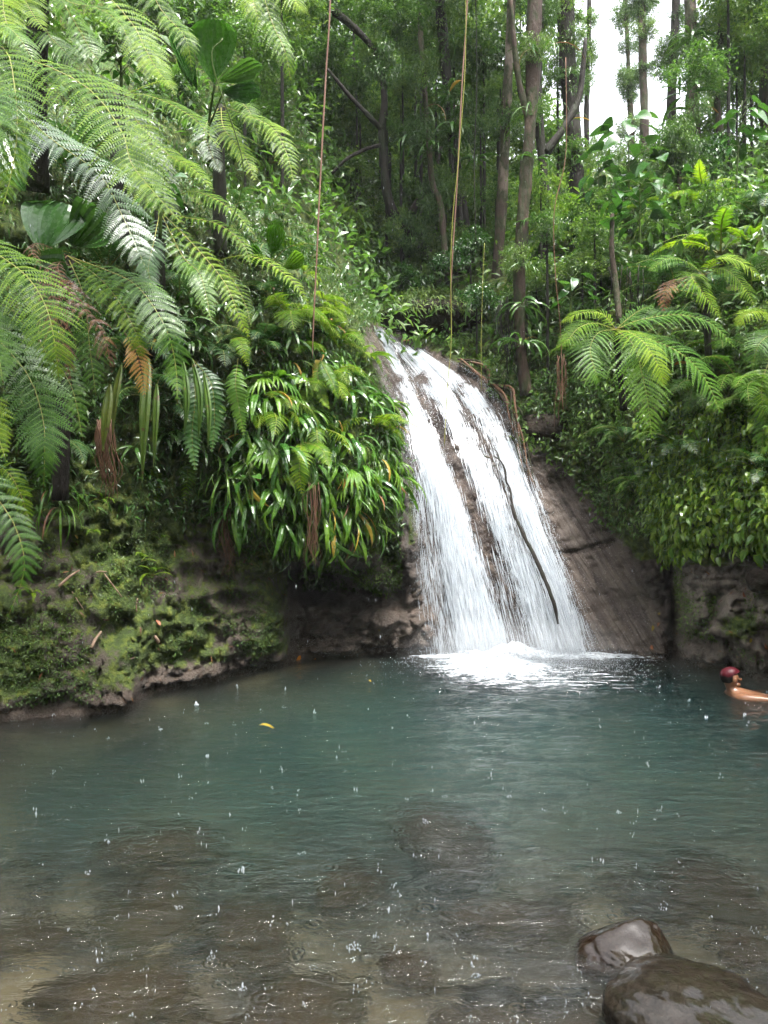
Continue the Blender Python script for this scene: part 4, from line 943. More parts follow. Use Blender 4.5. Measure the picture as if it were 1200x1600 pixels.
# ------------------------------------------------------------------ tree ferns of the left bank, frond by frond
def tree_fern(label, base, fronds, trunk_pts=None, group=None, near=0.0, wide=1.0):
    if near:
        mv = lambda p: (p[0], p[1], p[2]-near)+tuple(p[3:]); base = mv(base); trunk_pts = [mv(p) for p in trunk_pts]
        fronds = [([mv(p) for p in f[0]], f[1]*wide)+tuple(f[2:]) for f in fronds]
    elif base[0] < 400: fronds = [(f[0], f[1]*.88)+tuple(f[2:]) for f in fronds]
    b = P(*base); t = thing('tree_fern', label, 'fern', tuple(b), 0, group)
    if trunk_pts: link('trunk', tube_mesh('trunk', [P(*p[:3]) for p in trunk_pts], [p[3]*p[2]/FPX for p in trunk_pts], 8, 20, .4, 3, b), M['bark_dark'], t)
    for i, fd in enumerate(fronds):
        pts, w = fd[0], fd[1]; k = dict(fd[2]) if len(fd) > 2 else {}
        Y = sum(p[2] for p in pts)/len(pts); k.setdefault('gap', .07); k.setdefault('seed', i*7+abs(int(base[0])))
        make_frond(t, [P(*p) for p in pts], w*Y/FPX, org=b, **k)
    return t
SV, DK, YL, DD = dict(mat='fern_silver'), dict(mat='fern_dark'), dict(mat='fern_yellow', rib='rib_dead'), dict(mat='fern_dead', rib='rib_dead')
tree_fern('big tree fern with the longest bright fronds at the upper left edge', (-60, 60, 6.2), [
 ([(-60,60,6.2),(5,75,5.9),(22,130,5.7),(27,200,5.5),(18,270,5.4),(2,330,5.3)], 84, dict(pairs=30)),
 ([(-60,60,6.2),(60,98,6.0),(140,140,5.8),(190,205,5.6),(205,255,5.5),(240,300,5.4),(290,356,5.3)], 112, dict(pairs=36, pn=17)),
 ([(-60,60,6.2),(-10,130,5.7),(-20,200,5.4),(-40,280,5.2)], 90, SV),
 ([(-60,60,6.2),(40,180,6.3),(90,225,6.3),(155,272,6.2),(190,335,6.2),(215,390,6.1),(240,445,6.1)], 88, dict(pairs=32, mat='fern_dark')),
 ([(-60,60,6.2),(0,40,6.0),(30,60,6.0),(60,110,6.0)], 60, dict(mat='fern_silver')),
], [(-70,420,6.6,26),(-66,250,6.5,24),(-60,60,6.2,20)])
tree_fern('tree fern whose pale arching fronds fill the top left corner', (60, -60, 7.4), [
 ([(60,-60,7.4),(80,-20,7.2),(110,4,7.1),(150,12,7.0),(185,34,6.9),(205,70,6.8)], 58, dict(pairs=26)),
 ([(60,-60,7.4),(150,-20,7.3),(205,35,7.2),(226,75,7.1),(245,108,7.0),(268,134,6.9)], 66, dict(pairs=28)),
 ([(60,-60,7.4),(200,-50,7.4),(255,20,7.4),(290,60,7.3),(300,110,7.3)], 50, {}),
 ([(60,-60,7.4),(20,-30,7.0),(5,0,6.8),(12,40,6.7),(30,66,6.6)], 58, {}),
 ([(60,-60,7.4),(40,-10,7.0),(50,20,6.9),(72,50,6.8)], 44, {}),
 ([(60,-60,7.4),(70,40,7.6),(100,80,7.6),(130,110,7.6)], 56, SV),
 ([(60,-60,7.4),(120,40,7.6),(150,90,7.6),(180,110,7.6)], 52, SV),
], [(60,300,8.2,18),(58,120,7.8,17),(60,-60,7.4,15)])
tree_fern('tree fern with mid green fronds arching to the right below the pleated leaf', (190, 150, 8.3), [
 ([(190,150,8.3),(225,148,8.1),(270,165,8.0),(310,192,7.9),(346,236,7.8)], 50, dict(pairs=26)),
 ([(190,150,8.3),(215,190,8.0),(260,240,7.8),(300,262,7.7),(335,300,7.6)], 48, {}),
 ([(190,150,8.3),(230,220,8.0),(262,290,7.9),(272,340,7.8)], 42, DK),
 ([(190,150,8.3),(240,130,8.2),(262,128,8.1),(275,150,8.0)], 26, {}),
 ([(190,150,8.3),(210,240,8.1),(240,310,8.0),(250,370,7.9)], 46, SV),
], [(190,420,8.5,14),(185,280,8.4,13),(190,150,8.3,11)])
tree_fern('tree fern with drooping fronds under the big pleated leaf', (345, 165, 8.9), [
 ([(345,165,8.9),(385,180,8.6),(425,200,8.5),(448,240,8.4),(460,288,8.3)], 48, dict(pairs=26)),
 ([(345,165,8.9),(350,200,8.5),(380,240,8.4),(400,285,8.3)], 40, {}),
 ([(345,165,8.9),(320,200,8.6),(330,240,8.5),(345,270,8.4)], 36, DK),
 ([(345,165,8.9),(375,160,8.7),(395,185,8.6),(405,225,8.5)], 34, {}),
], [(345,400,9.1,12),(342,280,9.0,11),(345,165,8.9,9)])
tree_fern('tree fern with long bright frond reaching down from the left edge', (-90, 320, 5.4), [
 ([(-90,320,5.4),(-20,385,5.2),(40,430,5.1),(72,480,5.0),(86,540,4.9),(92,596,4.9)], 92, dict(pairs=34, pn=17)),
 ([(-90,320,5.4),(-50,420,5.0),(-10,520,4.9),(5,600,4.8)], 84, SV),
 ([(-90,320,5.4),(-40,480,5.3),(40,580,5.2),(66,650,5.1),(70,700,5.0),(68,765,5.0)], 82, dict(pairs=32, mat='fern_silver')),
 ([(-90,320,5.4),(-70,560,5.0),(-20,640,4.9),(10,720,4.8)], 66, {}),
 ([(-90,320,5.4),(-60,640,4.8),(-30,740,4.6),(20,815,4.5),(38,890,4.4),(8,975,4.4)], 58, dict(pairs=30, mat='fern_silver')),
 ([(-90,320,5.4),(-90,700,4.8),(-50,800,4.6),(0,860,4.5)], 50, {}),
 ([(-90,320,5.4),(-40,700,5.1),(10,735,5.0),(35,780,5.0),(48,830,5.0)], 38, {}),
], [(-110,900,5.3,24),(-100,600,5.3,22),(-90,320,5.4,18)])
tree_fern('tree fern with silvery wet fronds and one yellowing brown-tipped frond', (105, 400, 6.7), [
 ([(105,400,6.7),(160,420,6.4),(205,440,6.2),(235,472,6.1),(262,520,6.0),(275,575,6.0),(277,632,5.9)], 66, dict(pairs=32, pn=16, mat='fern_silver')),
 ([(105,400,6.7),(150,430,6.3),(185,470,6.1),(212,520,6.0),(222,560,6.0)], 44, dict(mat='fern')),
 ([(195,520,6.02),(212,548,6.0),(222,585,6.0),(226,620,6.0)], 32, dict(mat='fern_yellow', rib='rib_dead', pairs=18, label='yellowing lower part of a dying frond')),
 ([(105,400,6.7),(90,420,6.2),(120,470,6.1),(160,520,6.0),(175,580,6.0)], 52, dict(mat='fern_dead', rib='rib_dead', gap=.5, pairs=22, droop=.6, label='dead reddish brown frond')),
 ([(105,400,6.7),(80,440,6.2),(95,520,6.1),(112,600,6.1)], 46, dict(mat='fern_dead', rib='rib_dead', gap=.6, pairs=22, droop=.8, label='withered brown hanging frond')),
 ([(105,400,6.7),(60,380,6.5),(52,398,6.3),(90,440,6.2)], 26, dict(mat='fern_dead', rib='rib_dead', gap=.4, pairs=16, droop=.8, label='dead curled brown frond')),
 ([(105,400,6.7),(130,460,6.4),(140,540,6.3),(150,620,6.2)], 60, dict(mat='fern_silver')),
 ([(105,400,6.7),(60,520,6.3),(110,600,6.2),(130,690,6.1)], 54, dict(mat='fern_silver')),
], [(95,780,7.3,13),(100,600,7.1,13),(105,400,6.7,12)])
tree_fern('tree fern hanging its grey wet fronds over the middle of the left bank', (250, 330, 7.9), [
 ([(250,330,7.9),(285,400,7.6),(310,425,7.5),(322,460,7.4),(330,505,7.3)], 42, SV),
 ([(250,330,7.9),(290,300,7.8),(330,308,7.7),(370,335,7.6),(400,370,7.5)], 40, {}),
 ([(250,330,7.9),(290,340,7.7),(340,350,7.6),(380,382,7.5),(392,420,7.4)], 34, dict(pairs=22)),
 ([(250,330,7.9),(300,380,7.6),(350,440,7.5),(372,490,7.4),(390,530,7.4)], 34, {}),
 ([(250,330,7.9),(240,380,7.6),(232,420,7.5),(240,470,7.4)], 40, DK),
], [(245,560,8.3,12),(246,440,8.1,11),(250,330,7.9,9)])
tree_fern('fern with a single bright yellow-green frond arching over the wall of strap leaves', (340, 408, 8.0), [
 ([(340,408,8.0),(370,400,7.7),(405,404,7.5),(440,425,7.4),(466,450,7.3),(484,480,7.3)], 30, dict(pairs=24, pn=8)),
 ([(340,408,8.0),(365,440,7.8),(385,480,7.7),(392,510,7.6)], 24, dict(pairs=20, pn=8)),
])
tree_fern('pale feathery fern spilling from the top edge left of the first vine', (410, -60, 7.6), [
 ([(410,-60,7.6),(412,-10,7.4),(425,35,7.3),(445,80,7.2),(455,130,7.2)], 34, dict(pairs=24, droop=.7)),
 ([(410,-60,7.6),(440,-30,7.4),(460,0,7.3),(478,20,7.3)], 40, dict(pairs=20, droop=.5)),
 ([(410,-60,7.6),(395,-20,7.4),(398,10,7.3),(412,50,7.3)], 30, dict(pairs=20, droop=.7)),
])
small = [  # hanging simple ferns on the wall: px, py tip list
 ('dark ladder-leaved fern hanging below the strap leaves', [([(372,560,8.3),(368,600,8.1),(374,640,8.1),(382,684,8.1)], 22)], SV),
 ('bright little fern frond curling over the ladder-leaved fern', [([(360,530,8.4),(372,530,8.3),(380,545,8.2),(388,575,8.2)], 20)], {}),
 ('fern with two glossy ladder fronds at the top of the bare bank', [([(285,730,8.5),(292,728,8.4),(293,748,8.3),(287,792,8.3)], 22), ([(240,735,8.5),(246,742,8.4),(246,765,8.3),(240,802,8.3)], 17), ([(255,725,8.5),(240,730,8.4),(225,755,8.3)], 18)], dict(mat='fern')),
 ('fern with a bright ladder frond beside the brown hanging root in the strap leaves', [([(470,690,8.6),(470,705,8.4),(468,735,8.3),(472,775,8.3)], 26), ([(470,690,8.6),(500,700,8.4),(515,730,8.3)], 22)], {}),
 ('fern hanging in front of the shaded hollow under the tree ferns', [([(300,560,8.0),(305,620,7.8),(300,680,7.8),(306,740,7.8)], 26), ([(300,560,8.0),(330,600,7.8),(335,660,7.8),(330,710,7.8)], 24)], DK),
 ('fern with a light frond on the wall above the strap leaves', [([(500,560,8.9),(510,580,8.8),(520,600,8.7),(530,625,8.7)], 16), ([(495,570,8.9),(500,610,8.8),(515,640,8.7)], 16)], {}),
]
for lab, fr, k in small:
    t = thing('fern', lab, 'fern', tuple(P(*fr[0][0][0])))
    for i, (pts, w) in enumerate(fr): make_frond(t, [P(*p) for p in pts], w*pts[1][2]/FPX, org=t.location, pn=0, pairs=22, a=.25, thick=.004, seed=i, **k)

# ------------------------------------------------------------------ the right-hand tree ferns
tree_fern('spreading tree fern with grey-green wet fronds above the right creepers', (962, 515, 9.9), [
 ([(962,515,9.9),(930,505,9.7),(905,512,9.6),(888,530,9.5),(868,545,9.5)], 30, {}),
 ([(962,515,9.9),(935,520,9.6),(922,545,9.5),(930,580,9.4),(936,598,9.4)], 40, dict(mat='fern_silver', pairs=24)),
 ([(962,515,9.9),(990,540,9.5),(1002,580,9.4),(1012,630,9.3),(1020,690,9.3)], 52, dict(mat='fern_silver', pairs=30)),
 ([(962,515,9.9),(985,520,9.5),(1010,540,9.3),(1030,575,9.2),(1038,605,9.2)], 36, dict(pairs=26, mat='fern')),
 ([(962,515,9.9),(1000,525,9.7),(1060,550,9.5),(1100,590,9.4),(1128,650,9.3)], 54, dict(mat='fern_silver', pairs=30)),
 ([(962,515,9.9),(1000,500,9.8),(1060,492,9.7),(1110,505,9.6),(1150,545,9.5)], 42, dict(pairs=28, mat='fern_silver')),
 ([(962,515,9.9),(985,495,9.9),(1010,480,9.9),(1020,490,9.8)], 22, SV),
 ([(962,515,9.9),(1010,500,10),(1035,485,10),(1060,480,10)], 20, SV),
 ([(962,515,9.9),(940,490,9.9),(905,490,9.8),(875,505,9.8)], 26, {}),
], [(975,640,11.2,5),(968,580,10.9,5),(962,515,9.9,5)], near=.9, wide=1.22)
tree_fern('bright light green tree fern near the right edge', (1100, 430, 10.2), [
 ([(1100,430,10.2),(1070,408,10),(1040,405,9.9),(1015,425,9.9)], 34, SV),
 ([(1100,430,10.2),(1080,430,9.9),(1100,460,9.8),(1128,500,9.7)], 34, {}),
 ([(1100,430,10.2),(1120,405,10),(1155,408,9.9),(1195,440,9.8)], 40, {}),
 ([(1100,430,10.2),(1130,420,10),(1160,445,9.9),(1180,480,9.8)], 34, {}),
 ([(1100,430,10.2),(1060,440,10),(1040,455,9.9),(1036,490,9.9)], 24, dict(mat='fern_dead', rib='rib_dead', pairs=16, label='brown withered frond')),
], [(1110,600,10.4,6),(1104,510,10.3,6),(1100,430,10.2,5)], near=1.0, wide=1.15)
tree_fern('dark tree fern hanging in from the right edge of the frame', (1240, 520, 8.8), [
 ([(1240,520,8.8),(1210,520,8.6),(1185,540,8.5),(1175,580,8.5)], 44, SV),
 ([(1240,520,8.8),(1200,570,8.5),(1190,620,8.4),(1200,680,8.4)], 42, {}),
 ([(1240,520,8.8),(1220,600,8.5),(1195,660,8.4),(1190,720,8.4)], 36, SV),
 ([(1240,520,8.8),(1200,490,8.8),(1170,490,8.7),(1150,510,8.7)], 36, {}),
], [(1250,760,8.6,10),(1245,640,8.7,9),(1240,520,8.8,8)])
g0 = random.Random(33)
def wall_ferns(label, spots, group, kind='fine', mat='fern', L=(.45, .8), n=(5, 9), down=.1):
    for px, py in spots:
        p, nn = at(px, py, .05); fern_plant(label, tuple(p), g0.randint(*n), g0.uniform(*L), kind, mat, (nn.x, nn.y, nn.z), 1.7, group, down=down, seed=int(px))
wall_ferns('small fern among the shrubs on the slope right of the trunks', [(880,330),(930,350),(905,300),(1075,345),(1095,335),(900,370),(880,395),(1010,330),(1130,400),(1170,390),(1040,350)], 'ferns on the right slope', 'simple', 'fern', (.6, 1.0))
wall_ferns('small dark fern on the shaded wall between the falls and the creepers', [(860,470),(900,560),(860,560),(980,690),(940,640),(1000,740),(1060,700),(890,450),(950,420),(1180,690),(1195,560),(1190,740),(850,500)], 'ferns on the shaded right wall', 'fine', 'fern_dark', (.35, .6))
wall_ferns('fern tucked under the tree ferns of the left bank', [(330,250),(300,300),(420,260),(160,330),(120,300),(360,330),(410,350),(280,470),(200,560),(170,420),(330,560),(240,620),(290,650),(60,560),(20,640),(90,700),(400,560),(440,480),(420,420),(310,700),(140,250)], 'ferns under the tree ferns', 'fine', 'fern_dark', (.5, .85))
wall_ferns('grey-green fern hanging over the right creepers', [(930,560),(1150,600),(1090,620),(1010,760),(1180,650),(1040,690),(1130,560),(1200,620)], 'ferns over the right creepers', 'wide', 'fern_silver', (.5, .8), (5, 8), .25)
wall_ferns('light fern among the shrubs above the right tree ferns', [(1060,460),(1180,470),(990,450),(930,440),(1120,480),(1190,350),(1100,300)], 'light ferns above the right bank', 'wide', 'fern_dark', (.6, .9), (5, 8), .1)
wall_ferns('little fern growing on the mossy left rock', [(250,850),(215,880),(150,830),(60,930),(235,905),(80,860),(120,785),(370,800),(160,790)], 'little ferns on the left rock', 'simple', 'fern', (.14, .24), (4, 7))

# ------------------------------------------------------------------ strap-leaved plants on the left bank
def straps(label, spots, group, kind, mat, L, n, down=.1, name='strap_leaved_plant'):
    for px, py in spots:
        p, nn = at(px, py, .03); strap_plant(label, tuple(p), g0.randint(*n), g0.uniform(*L), kind, mat, (nn.x, nn.y, nn.z), 1.6, group, name, seed=int(py), down=down)
def poly_spots(n, left_, right_, y0, y1, seed):
    g = random.Random(seed); out = []
    while len(out) < n:
        y = g.uniform(y0, y1); l = np.interp(y, *left_); r = np.interp(y, *right_)
        c = (g.uniform(l, r), y)
        if all((c[0]-o_[0])**2+(c[1]-o_[1])**2 > 18**2 for o_ in out): out.append(c)
        elif g.random() < .02: out.append(c)
    return out
SL, SR = ([440, 560, 700, 800, 840], [420, 430, 370, 350, 440]), ([440, 560, 640, 760, 840], [480, 545, 598, 618, 600])
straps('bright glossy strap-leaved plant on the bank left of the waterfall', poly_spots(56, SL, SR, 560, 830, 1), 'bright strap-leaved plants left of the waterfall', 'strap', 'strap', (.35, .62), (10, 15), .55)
straps('finger-leaved plant among the strap leaves left of the waterfall', poly_spots(26, SL, SR, 540, 800, 2), 'finger-leaved plants left of the waterfall', 'fan', 'strap', (.4, .6), (6, 9), .5)
straps('small strap-leaved tuft on the upper bank under the left vine', poly_spots(20, SL, SR, 440, 570, 3), 'strap tufts under the left vine', 'strap', 'strap', (.22, .36), (7, 11))
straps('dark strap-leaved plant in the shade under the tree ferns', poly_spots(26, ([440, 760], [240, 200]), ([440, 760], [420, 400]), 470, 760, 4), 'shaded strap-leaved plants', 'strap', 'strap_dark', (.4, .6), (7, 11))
straps('narrow grassy tuft hanging from the lip of the left bank', [(345,745),(352,735),(410,790),(425,800),(500,800),(515,810),(540,815),(560,800),(470,805),(575,790),(530,790),(80,770),(95,800),(300,690)], 'grassy tufts on the lip of the bank', 'grass', 'strap', (.45, .7), (10, 16), .35, 'grass_tuft')
straps('strap-leaved plant clinging to the mossy boulder top beside the falls', [(640,470),(670,480),(690,500),(720,490),(650,500),(615,480)], 'plants on the mossy mound', 'grass', 'strap_dark', (.4, .6), (8, 12), .2)
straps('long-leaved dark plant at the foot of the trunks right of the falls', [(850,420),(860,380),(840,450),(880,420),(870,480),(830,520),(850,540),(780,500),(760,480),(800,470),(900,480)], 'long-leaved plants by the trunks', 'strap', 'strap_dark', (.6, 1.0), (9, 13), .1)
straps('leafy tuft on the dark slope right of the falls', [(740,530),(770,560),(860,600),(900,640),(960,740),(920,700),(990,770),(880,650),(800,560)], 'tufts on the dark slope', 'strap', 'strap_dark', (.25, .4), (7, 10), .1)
straps('broad-leaved plant among the strap leaves of the left bank', [(385,730),(395,760),(460,750),(545,740),(345,640),(430,600)], 'broad-leaved plants of the left bank', 'broad', 'strap', (.38, .5), (4, 6), .1)
straps('dark glossy plant among the bright strap leaves left of the waterfall', poly_spots(24, SL, SR, 500, 790, 7), 'dark glossy plants among the strap leaves', 'strap', 'broad', (.4, .65), (7, 11), .25)
wall_ferns('light green fern growing between the strap leaves left of the waterfall', poly_spots(16, SL, SR, 470, 780, 8), 'ferns between the strap leaves', 'wide', 'fern', (.4, .62), (4, 7), .4)
straps('ragged strap-leaved plant hanging over the lip above the dark hollow', [(470,835),(490,845),(510,830),(530,840),(555,830),(575,815),(440,815),(410,800),(385,790),(500,800),(545,800)], 'strap plants on the lip above the hollow', 'strap', 'strap', (.45, .7), (8, 12), .8)
wall_ferns('slim fern on the mossy crest under the left vine', [(470,430),(500,470),(530,520),(450,400),(560,560),(480,520),(590,640)], 'ferns on the crest under the vine', 'simple', 'fern', (.3, .5), (4, 7), .3)
for lab, sp, Y in (('epiphyte tuft growing on the trunk beside the waterfall', [(812,540),(815,480),(820,420),(832,350),(838,250),(835,180),(840,90)], 11.7), ('epiphyte tuft on the dark trunk at the rim of the sky gap', [(900,260),(893,190),(888,120),(886,60),(905,330)], 14.7),
                   ('epiphyte tuft on the forked and double trunks behind the right vine', [(705,150),(712,210),(700,60),(690,240),(668,240),(600,100),(592,60),(655,180),(640,220),(732,170),(745,250)], 13.6),
                   ('epiphyte tuft on the trunks right of the sky gap', [(1055,120),(1083,60),(1085,180),(1125,80),(1058,200),(1078,150)], 14.5)):
    for px, py in sp:
        strap_plant(lab, tuple(P(px+g0.uniform(-6, 6), py, Y)), g0.randint(9, 14), g0.uniform(.5, .85), 'grass' if g0.random() < .5 else 'strap', 'strap_dark', (0, -1, 0), 3.0, lab.replace('epiphyte tuft', 'epiphytes'), 'epiphyte', seed=int(py))

# big pleated leaf plant at the top left
b = P(322, 140, 8.4); t = thing('pleated_leaf_plant', 'plant with one huge upright pleated fan leaf at the top of the left bank', 'plant', tuple(b))
def pleated(cx, cy, Y, w, h, rot, bend, tint, mat='strap'):
    V, F = [], []; nu, nv = 15, 9
    for i in range(nv):
        s = i/(nv-1)
        for j in range(nu):
            u = j/(nu-1)*2-1; ww = (.06+.94*math.sin(min(1, s*1.15)*PI*.5)**.8)*(1 if s < .8 else 1-.35*((s-.8)/.2)**2)
            x = u*w*.5*ww; z = h*s*(1-.16*u*u*s); y = bend*s*s-.18*w*abs(u)**1.5+(.018 if j % 2 else 0)
            V.append((x*math.cos(rot)+z*math.sin(rot), y, z*math.cos(rot)-x*math.sin(rot)))
    for i in range(nv-1):
        for j in range(nu-1): a = i*nu+j; F.append((a, a+1, a+nu+1, a+nu))
    V = np.array(V)+np.array(list(P(cx, cy, Y)-b)); o = link('leaf', mesh_np('leaf', V, np.array(F), {'tint': np.full(len(V), tint)}, False), None, t); assign(o, M[mat]); return o
pleated(335, 132, 8.2, .50, .60, .08, -.16, .35, 'strap'); pleated(308, 140, 8.4, .22, .75, -.32, -.1, .4, 'broad'); pleated(345, 128, 8.3, .26, .48, 1.35, -.1, .5, 'broad'); pleated(350, 145, 8.3, .26, .42, 1.75, -.1, .3, 'broad'); pleated(300, 135, 8.4, .2, .4, -.2, .0, .5, 'broad')
link('stem', multi_tube('stem', [([tuple(P(330,260,8.7)-b), tuple(P(326,200,8.5)-b), tuple(P(335,132,8.2)-b)], [.02, .016, .012], 10), ([tuple(P(326,200,8.5)-b), tuple(P(350,140,8.3)-b)], [.012, .01], 5)], 6), M['stalk'], t)
b = P(50, 330, 6.6); t = thing('pleated_leaf_plant', 'plant with broad dark pleated leaves in the shade behind the left edge ferns', 'plant', tuple(b))
for a_ in ((70,395,6.8,.6,.5,.3,.1,.1),(115,385,6.9,.5,.42,.9,-.1,.15),(40,300,6.8,.5,.6,-.4,.1,.1),(30,420,6.5,.5,.5,1.9,-.1,.1)): pleated(*a_, 'strap_dark')
b = P(440, 380, 8.6); t = thing('pleated_leaf_plant', 'plant with a few bright upright leaves at the top of the strap-leaved slope', 'plant', tuple(b))
for a_ in ((432,385,8.5,.18,.30,.0,.0,.4),(425,400,8.4,.22,.32,.25,-.1,.3),(415,415,8.4,.2,.25,-.9,-.1,.6),(445,420,8.5,.2,.25,1.1,-.1,.6)): pleated(*a_, 'strap')

# large hanging blades, green with yellow, in front of the hollow
def blade_obj(parent, pts, w, mat, tint=.5, label=None):
    q = catmull([list(p) for p in pts], 12); T = nrm(np.gradient(q, axis=0)); S = nrm(np.cross(T, np.array([0, -1, .2])))
    s = np.linspace(0, 1, 12); ww = w*np.sin(PI*np.clip(s*.96+.03, 0, 1)**.8)
    V = np.stack([q-S*ww[:, None], q-S*ww[:, None]*.5+[0, -.012, 0], q+[0, .01, 0], q+S*ww[:, None]*.5+[0, -.012, 0], q+S*ww[:, None]], 1).reshape(-1, 3)-np.array(list(parent.location))
    F = [(i*5+j, i*5+j+1, i*5+j+6, i*5+j+5) for i in range(11) for j in range(4)]
    o = link('leaf', mesh_np('leaf', V, np.array(F), {'tint': np.full(len(V), tint)}, False), None, parent); assign(o, M[mat])
    if label: o['label'] = label
    return o
M['blade'] = leaf_mat('streaked hanging blade', (.05, .11, .015), (.11, .19, .03), (.26, .26, .04), .4, .35, (.10, .07, .03))
t = thing('hanging_leaf_plant', 'plant with long yellowing blades hanging under the brown-tipped fern frond', 'plant', tuple(P(200, 580, 6.6)))
for pts, w, tn in (([(172,600,6.4),(166,650,6.3),(160,705,6.3)], .07, .9), ([(232,560,6.5),(226,640,6.3),(222,755,6.3)], .075, .4), ([(245,600,6.5),(243,650,6.4),(240,730,6.4)], .05, .3), ([(190,570,6.5),(180,620,6.4),(176,680,6.4)], .05, .6), ([(285,560,6.9),(292,620,6.8),(288,680,6.8)], .05, .2), ([(300,560,6.9),(312,620,6.8),(310,690,6.8)], .05, .2), ([(318,580,7),(326,640,6.9),(325,700,6.9)], .045, .1)):
    blade_obj(t, [P(*p) for p in pts], w*.62, 'blade', tn)
# brown dead skirts and roots that hang from the bank
def skirt(name, label, cat, top, n, spread, ln, mat, rad=.004, drop=.03, seed=0, Yj=.12):
    g = random.Random(seed); b = P(*top); t = thing(name, label, cat, tuple(b)); px, py, Y = top
    for k in range(n):
        x = px+g.uniform(-spread, spread); l = g.uniform(.55, 1)*ln; y = Y+g.uniform(-Yj, Yj)
        pts = [P(x, py+g.uniform(-8, 8), y), P(x+g.gauss(0, 4), py+l*.35, y-.02), P(x+g.gauss(0, 6)+drop*l, py+l*.7, y), P(x+g.gauss(0, 8)+drop*l, py+l, y)]
        link('root' if 'root' in name else 'strand', tube_mesh('root', pts, [rad, rad*.9, rad*.7, rad*.4], 4, 9, org=b), M[mat], t)
skirt('hanging_roots', 'bundle of brown roots hanging in the dark hollow under the tree ferns', 'roots', (165, 660, 6.9), 26, 14, 130, 'root', .006, .05, 1)
skirt('dead_leaf_skirt', 'brown dead leaf strands hanging below the strap leaves beside the falls', 'dead leaves', (490, 760, 8.5), 22, 8, 130, 'fern_dead' if False else 'root', .004, -.02, 2)
skirt('dead_leaf_skirt', 'withered dark strands hanging at the mouth of the small hollow in the bank', 'dead leaves', (352, 800, 8.6), 16, 9, 110, 'root', .005, .05, 3)
skirt('hanging_roots', 'thin reddish roots dangling on the slope right of the waterfall', 'roots', (876, 560, 11.2), 9, 10, 110, 'root', .006, 0, 4)
skirt('hanging_roots', 'dark roots hanging down the trunk foot beside the waterfall', 'roots', (800, 470, 12.0), 20, 26, 150, 'bark_dark', .008, .03, 5)
skirt('hanging_roots', 'dark aerial roots on the wall under the right tree fern', 'roots', (1000, 420, 10.9), 16, 60, 120, 'bark_dark', .008, .0, 6)

# broad-leaved shrubs of the right slope
for lab, px, py, Y, h, n, L in (('shrub with large heart leaves standing against the bottom of the sky gap', 985, 400, 13.2, 2.3, 34, .36), ('big-leaved shrub right of the heart-leaved one under the bright gap', 1040, 410, 12.6, 1.6, 26, .32),
    ('dark broad-leaved shrub on the left of the heart-leaved one', 935, 400, 13.0, 1.7, 26, .30), ('big-leaved sapling by the thin mossy stem', 1000, 380, 11.6, .9, 18, .26), ('small broad-leaved plant with pale wet leaves on the dark slope', 890, 490, 10.9, .55, 10, .22),
    ('glossy-leaved shrub at the right edge below the bright tree fern', 1180, 520, 9.6, .9, 36, .15), ('leafy shrub at the right edge above the bright tree fern', 1180, 400, 11.5, 1.2, 40, .17), ('big-leaved shrub near the upper right corner', 1150, 280, 12.5, 1.3, 26, .26),
    ('little round-leaved plant on the left slope between the fern fronds', 190, 140, 7.2, .35, 14, .12), ('round-leaved plant on the left slope right of the longest frond', 250, 330, 7.2, .35, 14, .13), ('yellow-green leafed plant at the lip of the left bank', 395, 765, 8.3, .3, 9, .14)):
    p = P(px, py, Y); broad_plant(lab, (p.x, p.y, p.z-.1), h, n, L, seed=int(px), lean=(random.uniform(-.1, .1), -.15))
p0_, p1_ = P(968, 505, 10.6), P(957, 335, 10.8)
t = thing('sapling', 'thin pale mossy sapling slanting behind the right tree fern', 'sapling', tuple(p0_)); link('stem', tube_mesh('stem', [p0_, P(962,440,10.7), P(956,390,10.7), p1_], [.045, .04, .035, .03], 7, 16, .3, 2, p0_), M['bark_pale'], t)
for k in range(9):
    o = link('leaf', HEART[k % 3], None, t); o.location = p1_-p0_+Vector((random.uniform(-.3, .3), random.uniform(-.3, .1), random.uniform(-.1, .25))); o.scale = (.28,)*3; o.rotation_euler = (random.uniform(-.8, 0), random.gauss(0, .3), random.uniform(0, 6.3)); assign(o, M['broad'])

# ------------------------------------------------------------------ vines
def vine(label, pts, rads, mat, name='hanging_vine', twin=None):
    b = P(*pts[0]); t = thing(name, label, 'vine', tuple(b))
    link('strand', tube_mesh('strand', [P(*p) for p in pts], rads, 6, len(pts)*8, org=b), M[mat], t)
    if twin:
        for dx, m2, tp in twin: link('strand', tube_mesh('strand', [P(p[0]+dx*math.sin(i*1.3+.5), p[1], p[2]-.01) for i, p in enumerate(tp)], [.0042]*len(tp), 5, len(tp)*8, org=b), M[m2], t)
    return t
LV = [(522,-260,7.6),(516,0,7.6),(509,120,7.6),(500,290,7.6),(495,400,7.6),(490,500,7.6),(488,560,7.6)]
vine('thin orange-brown vine hanging free in front of the strap-leaved bank', LV, [.009,.009,.009,.009,.008,.007,.003], 'liana')
RV = [(736,-260,8.6),(730,0,8.6),(722,130,8.6),(714,290,8.6),(707,400,8.6),(703,480,8.6),(701,580,8.6)]
vine('pinkish vine hanging in front of the trunks down to the waterfall', RV[:6], [.008,.008,.008,.008,.007,.005], 'liana', twin=[(3, 'liana_green', [(726,-50,8.6),(724,100,8.6),(716,250,8.6),(711,330,8.6),(706,410,8.6),(703,480,8.6),(702,540,8.6),(700,600,8.6),(697,700,8.6)])])
vine('thin green vine dangling over the top of the waterfall', [(757,380,11),(754,450,11),(752,530,11),(752,610,11)], [.003]*4, 'liana_green')
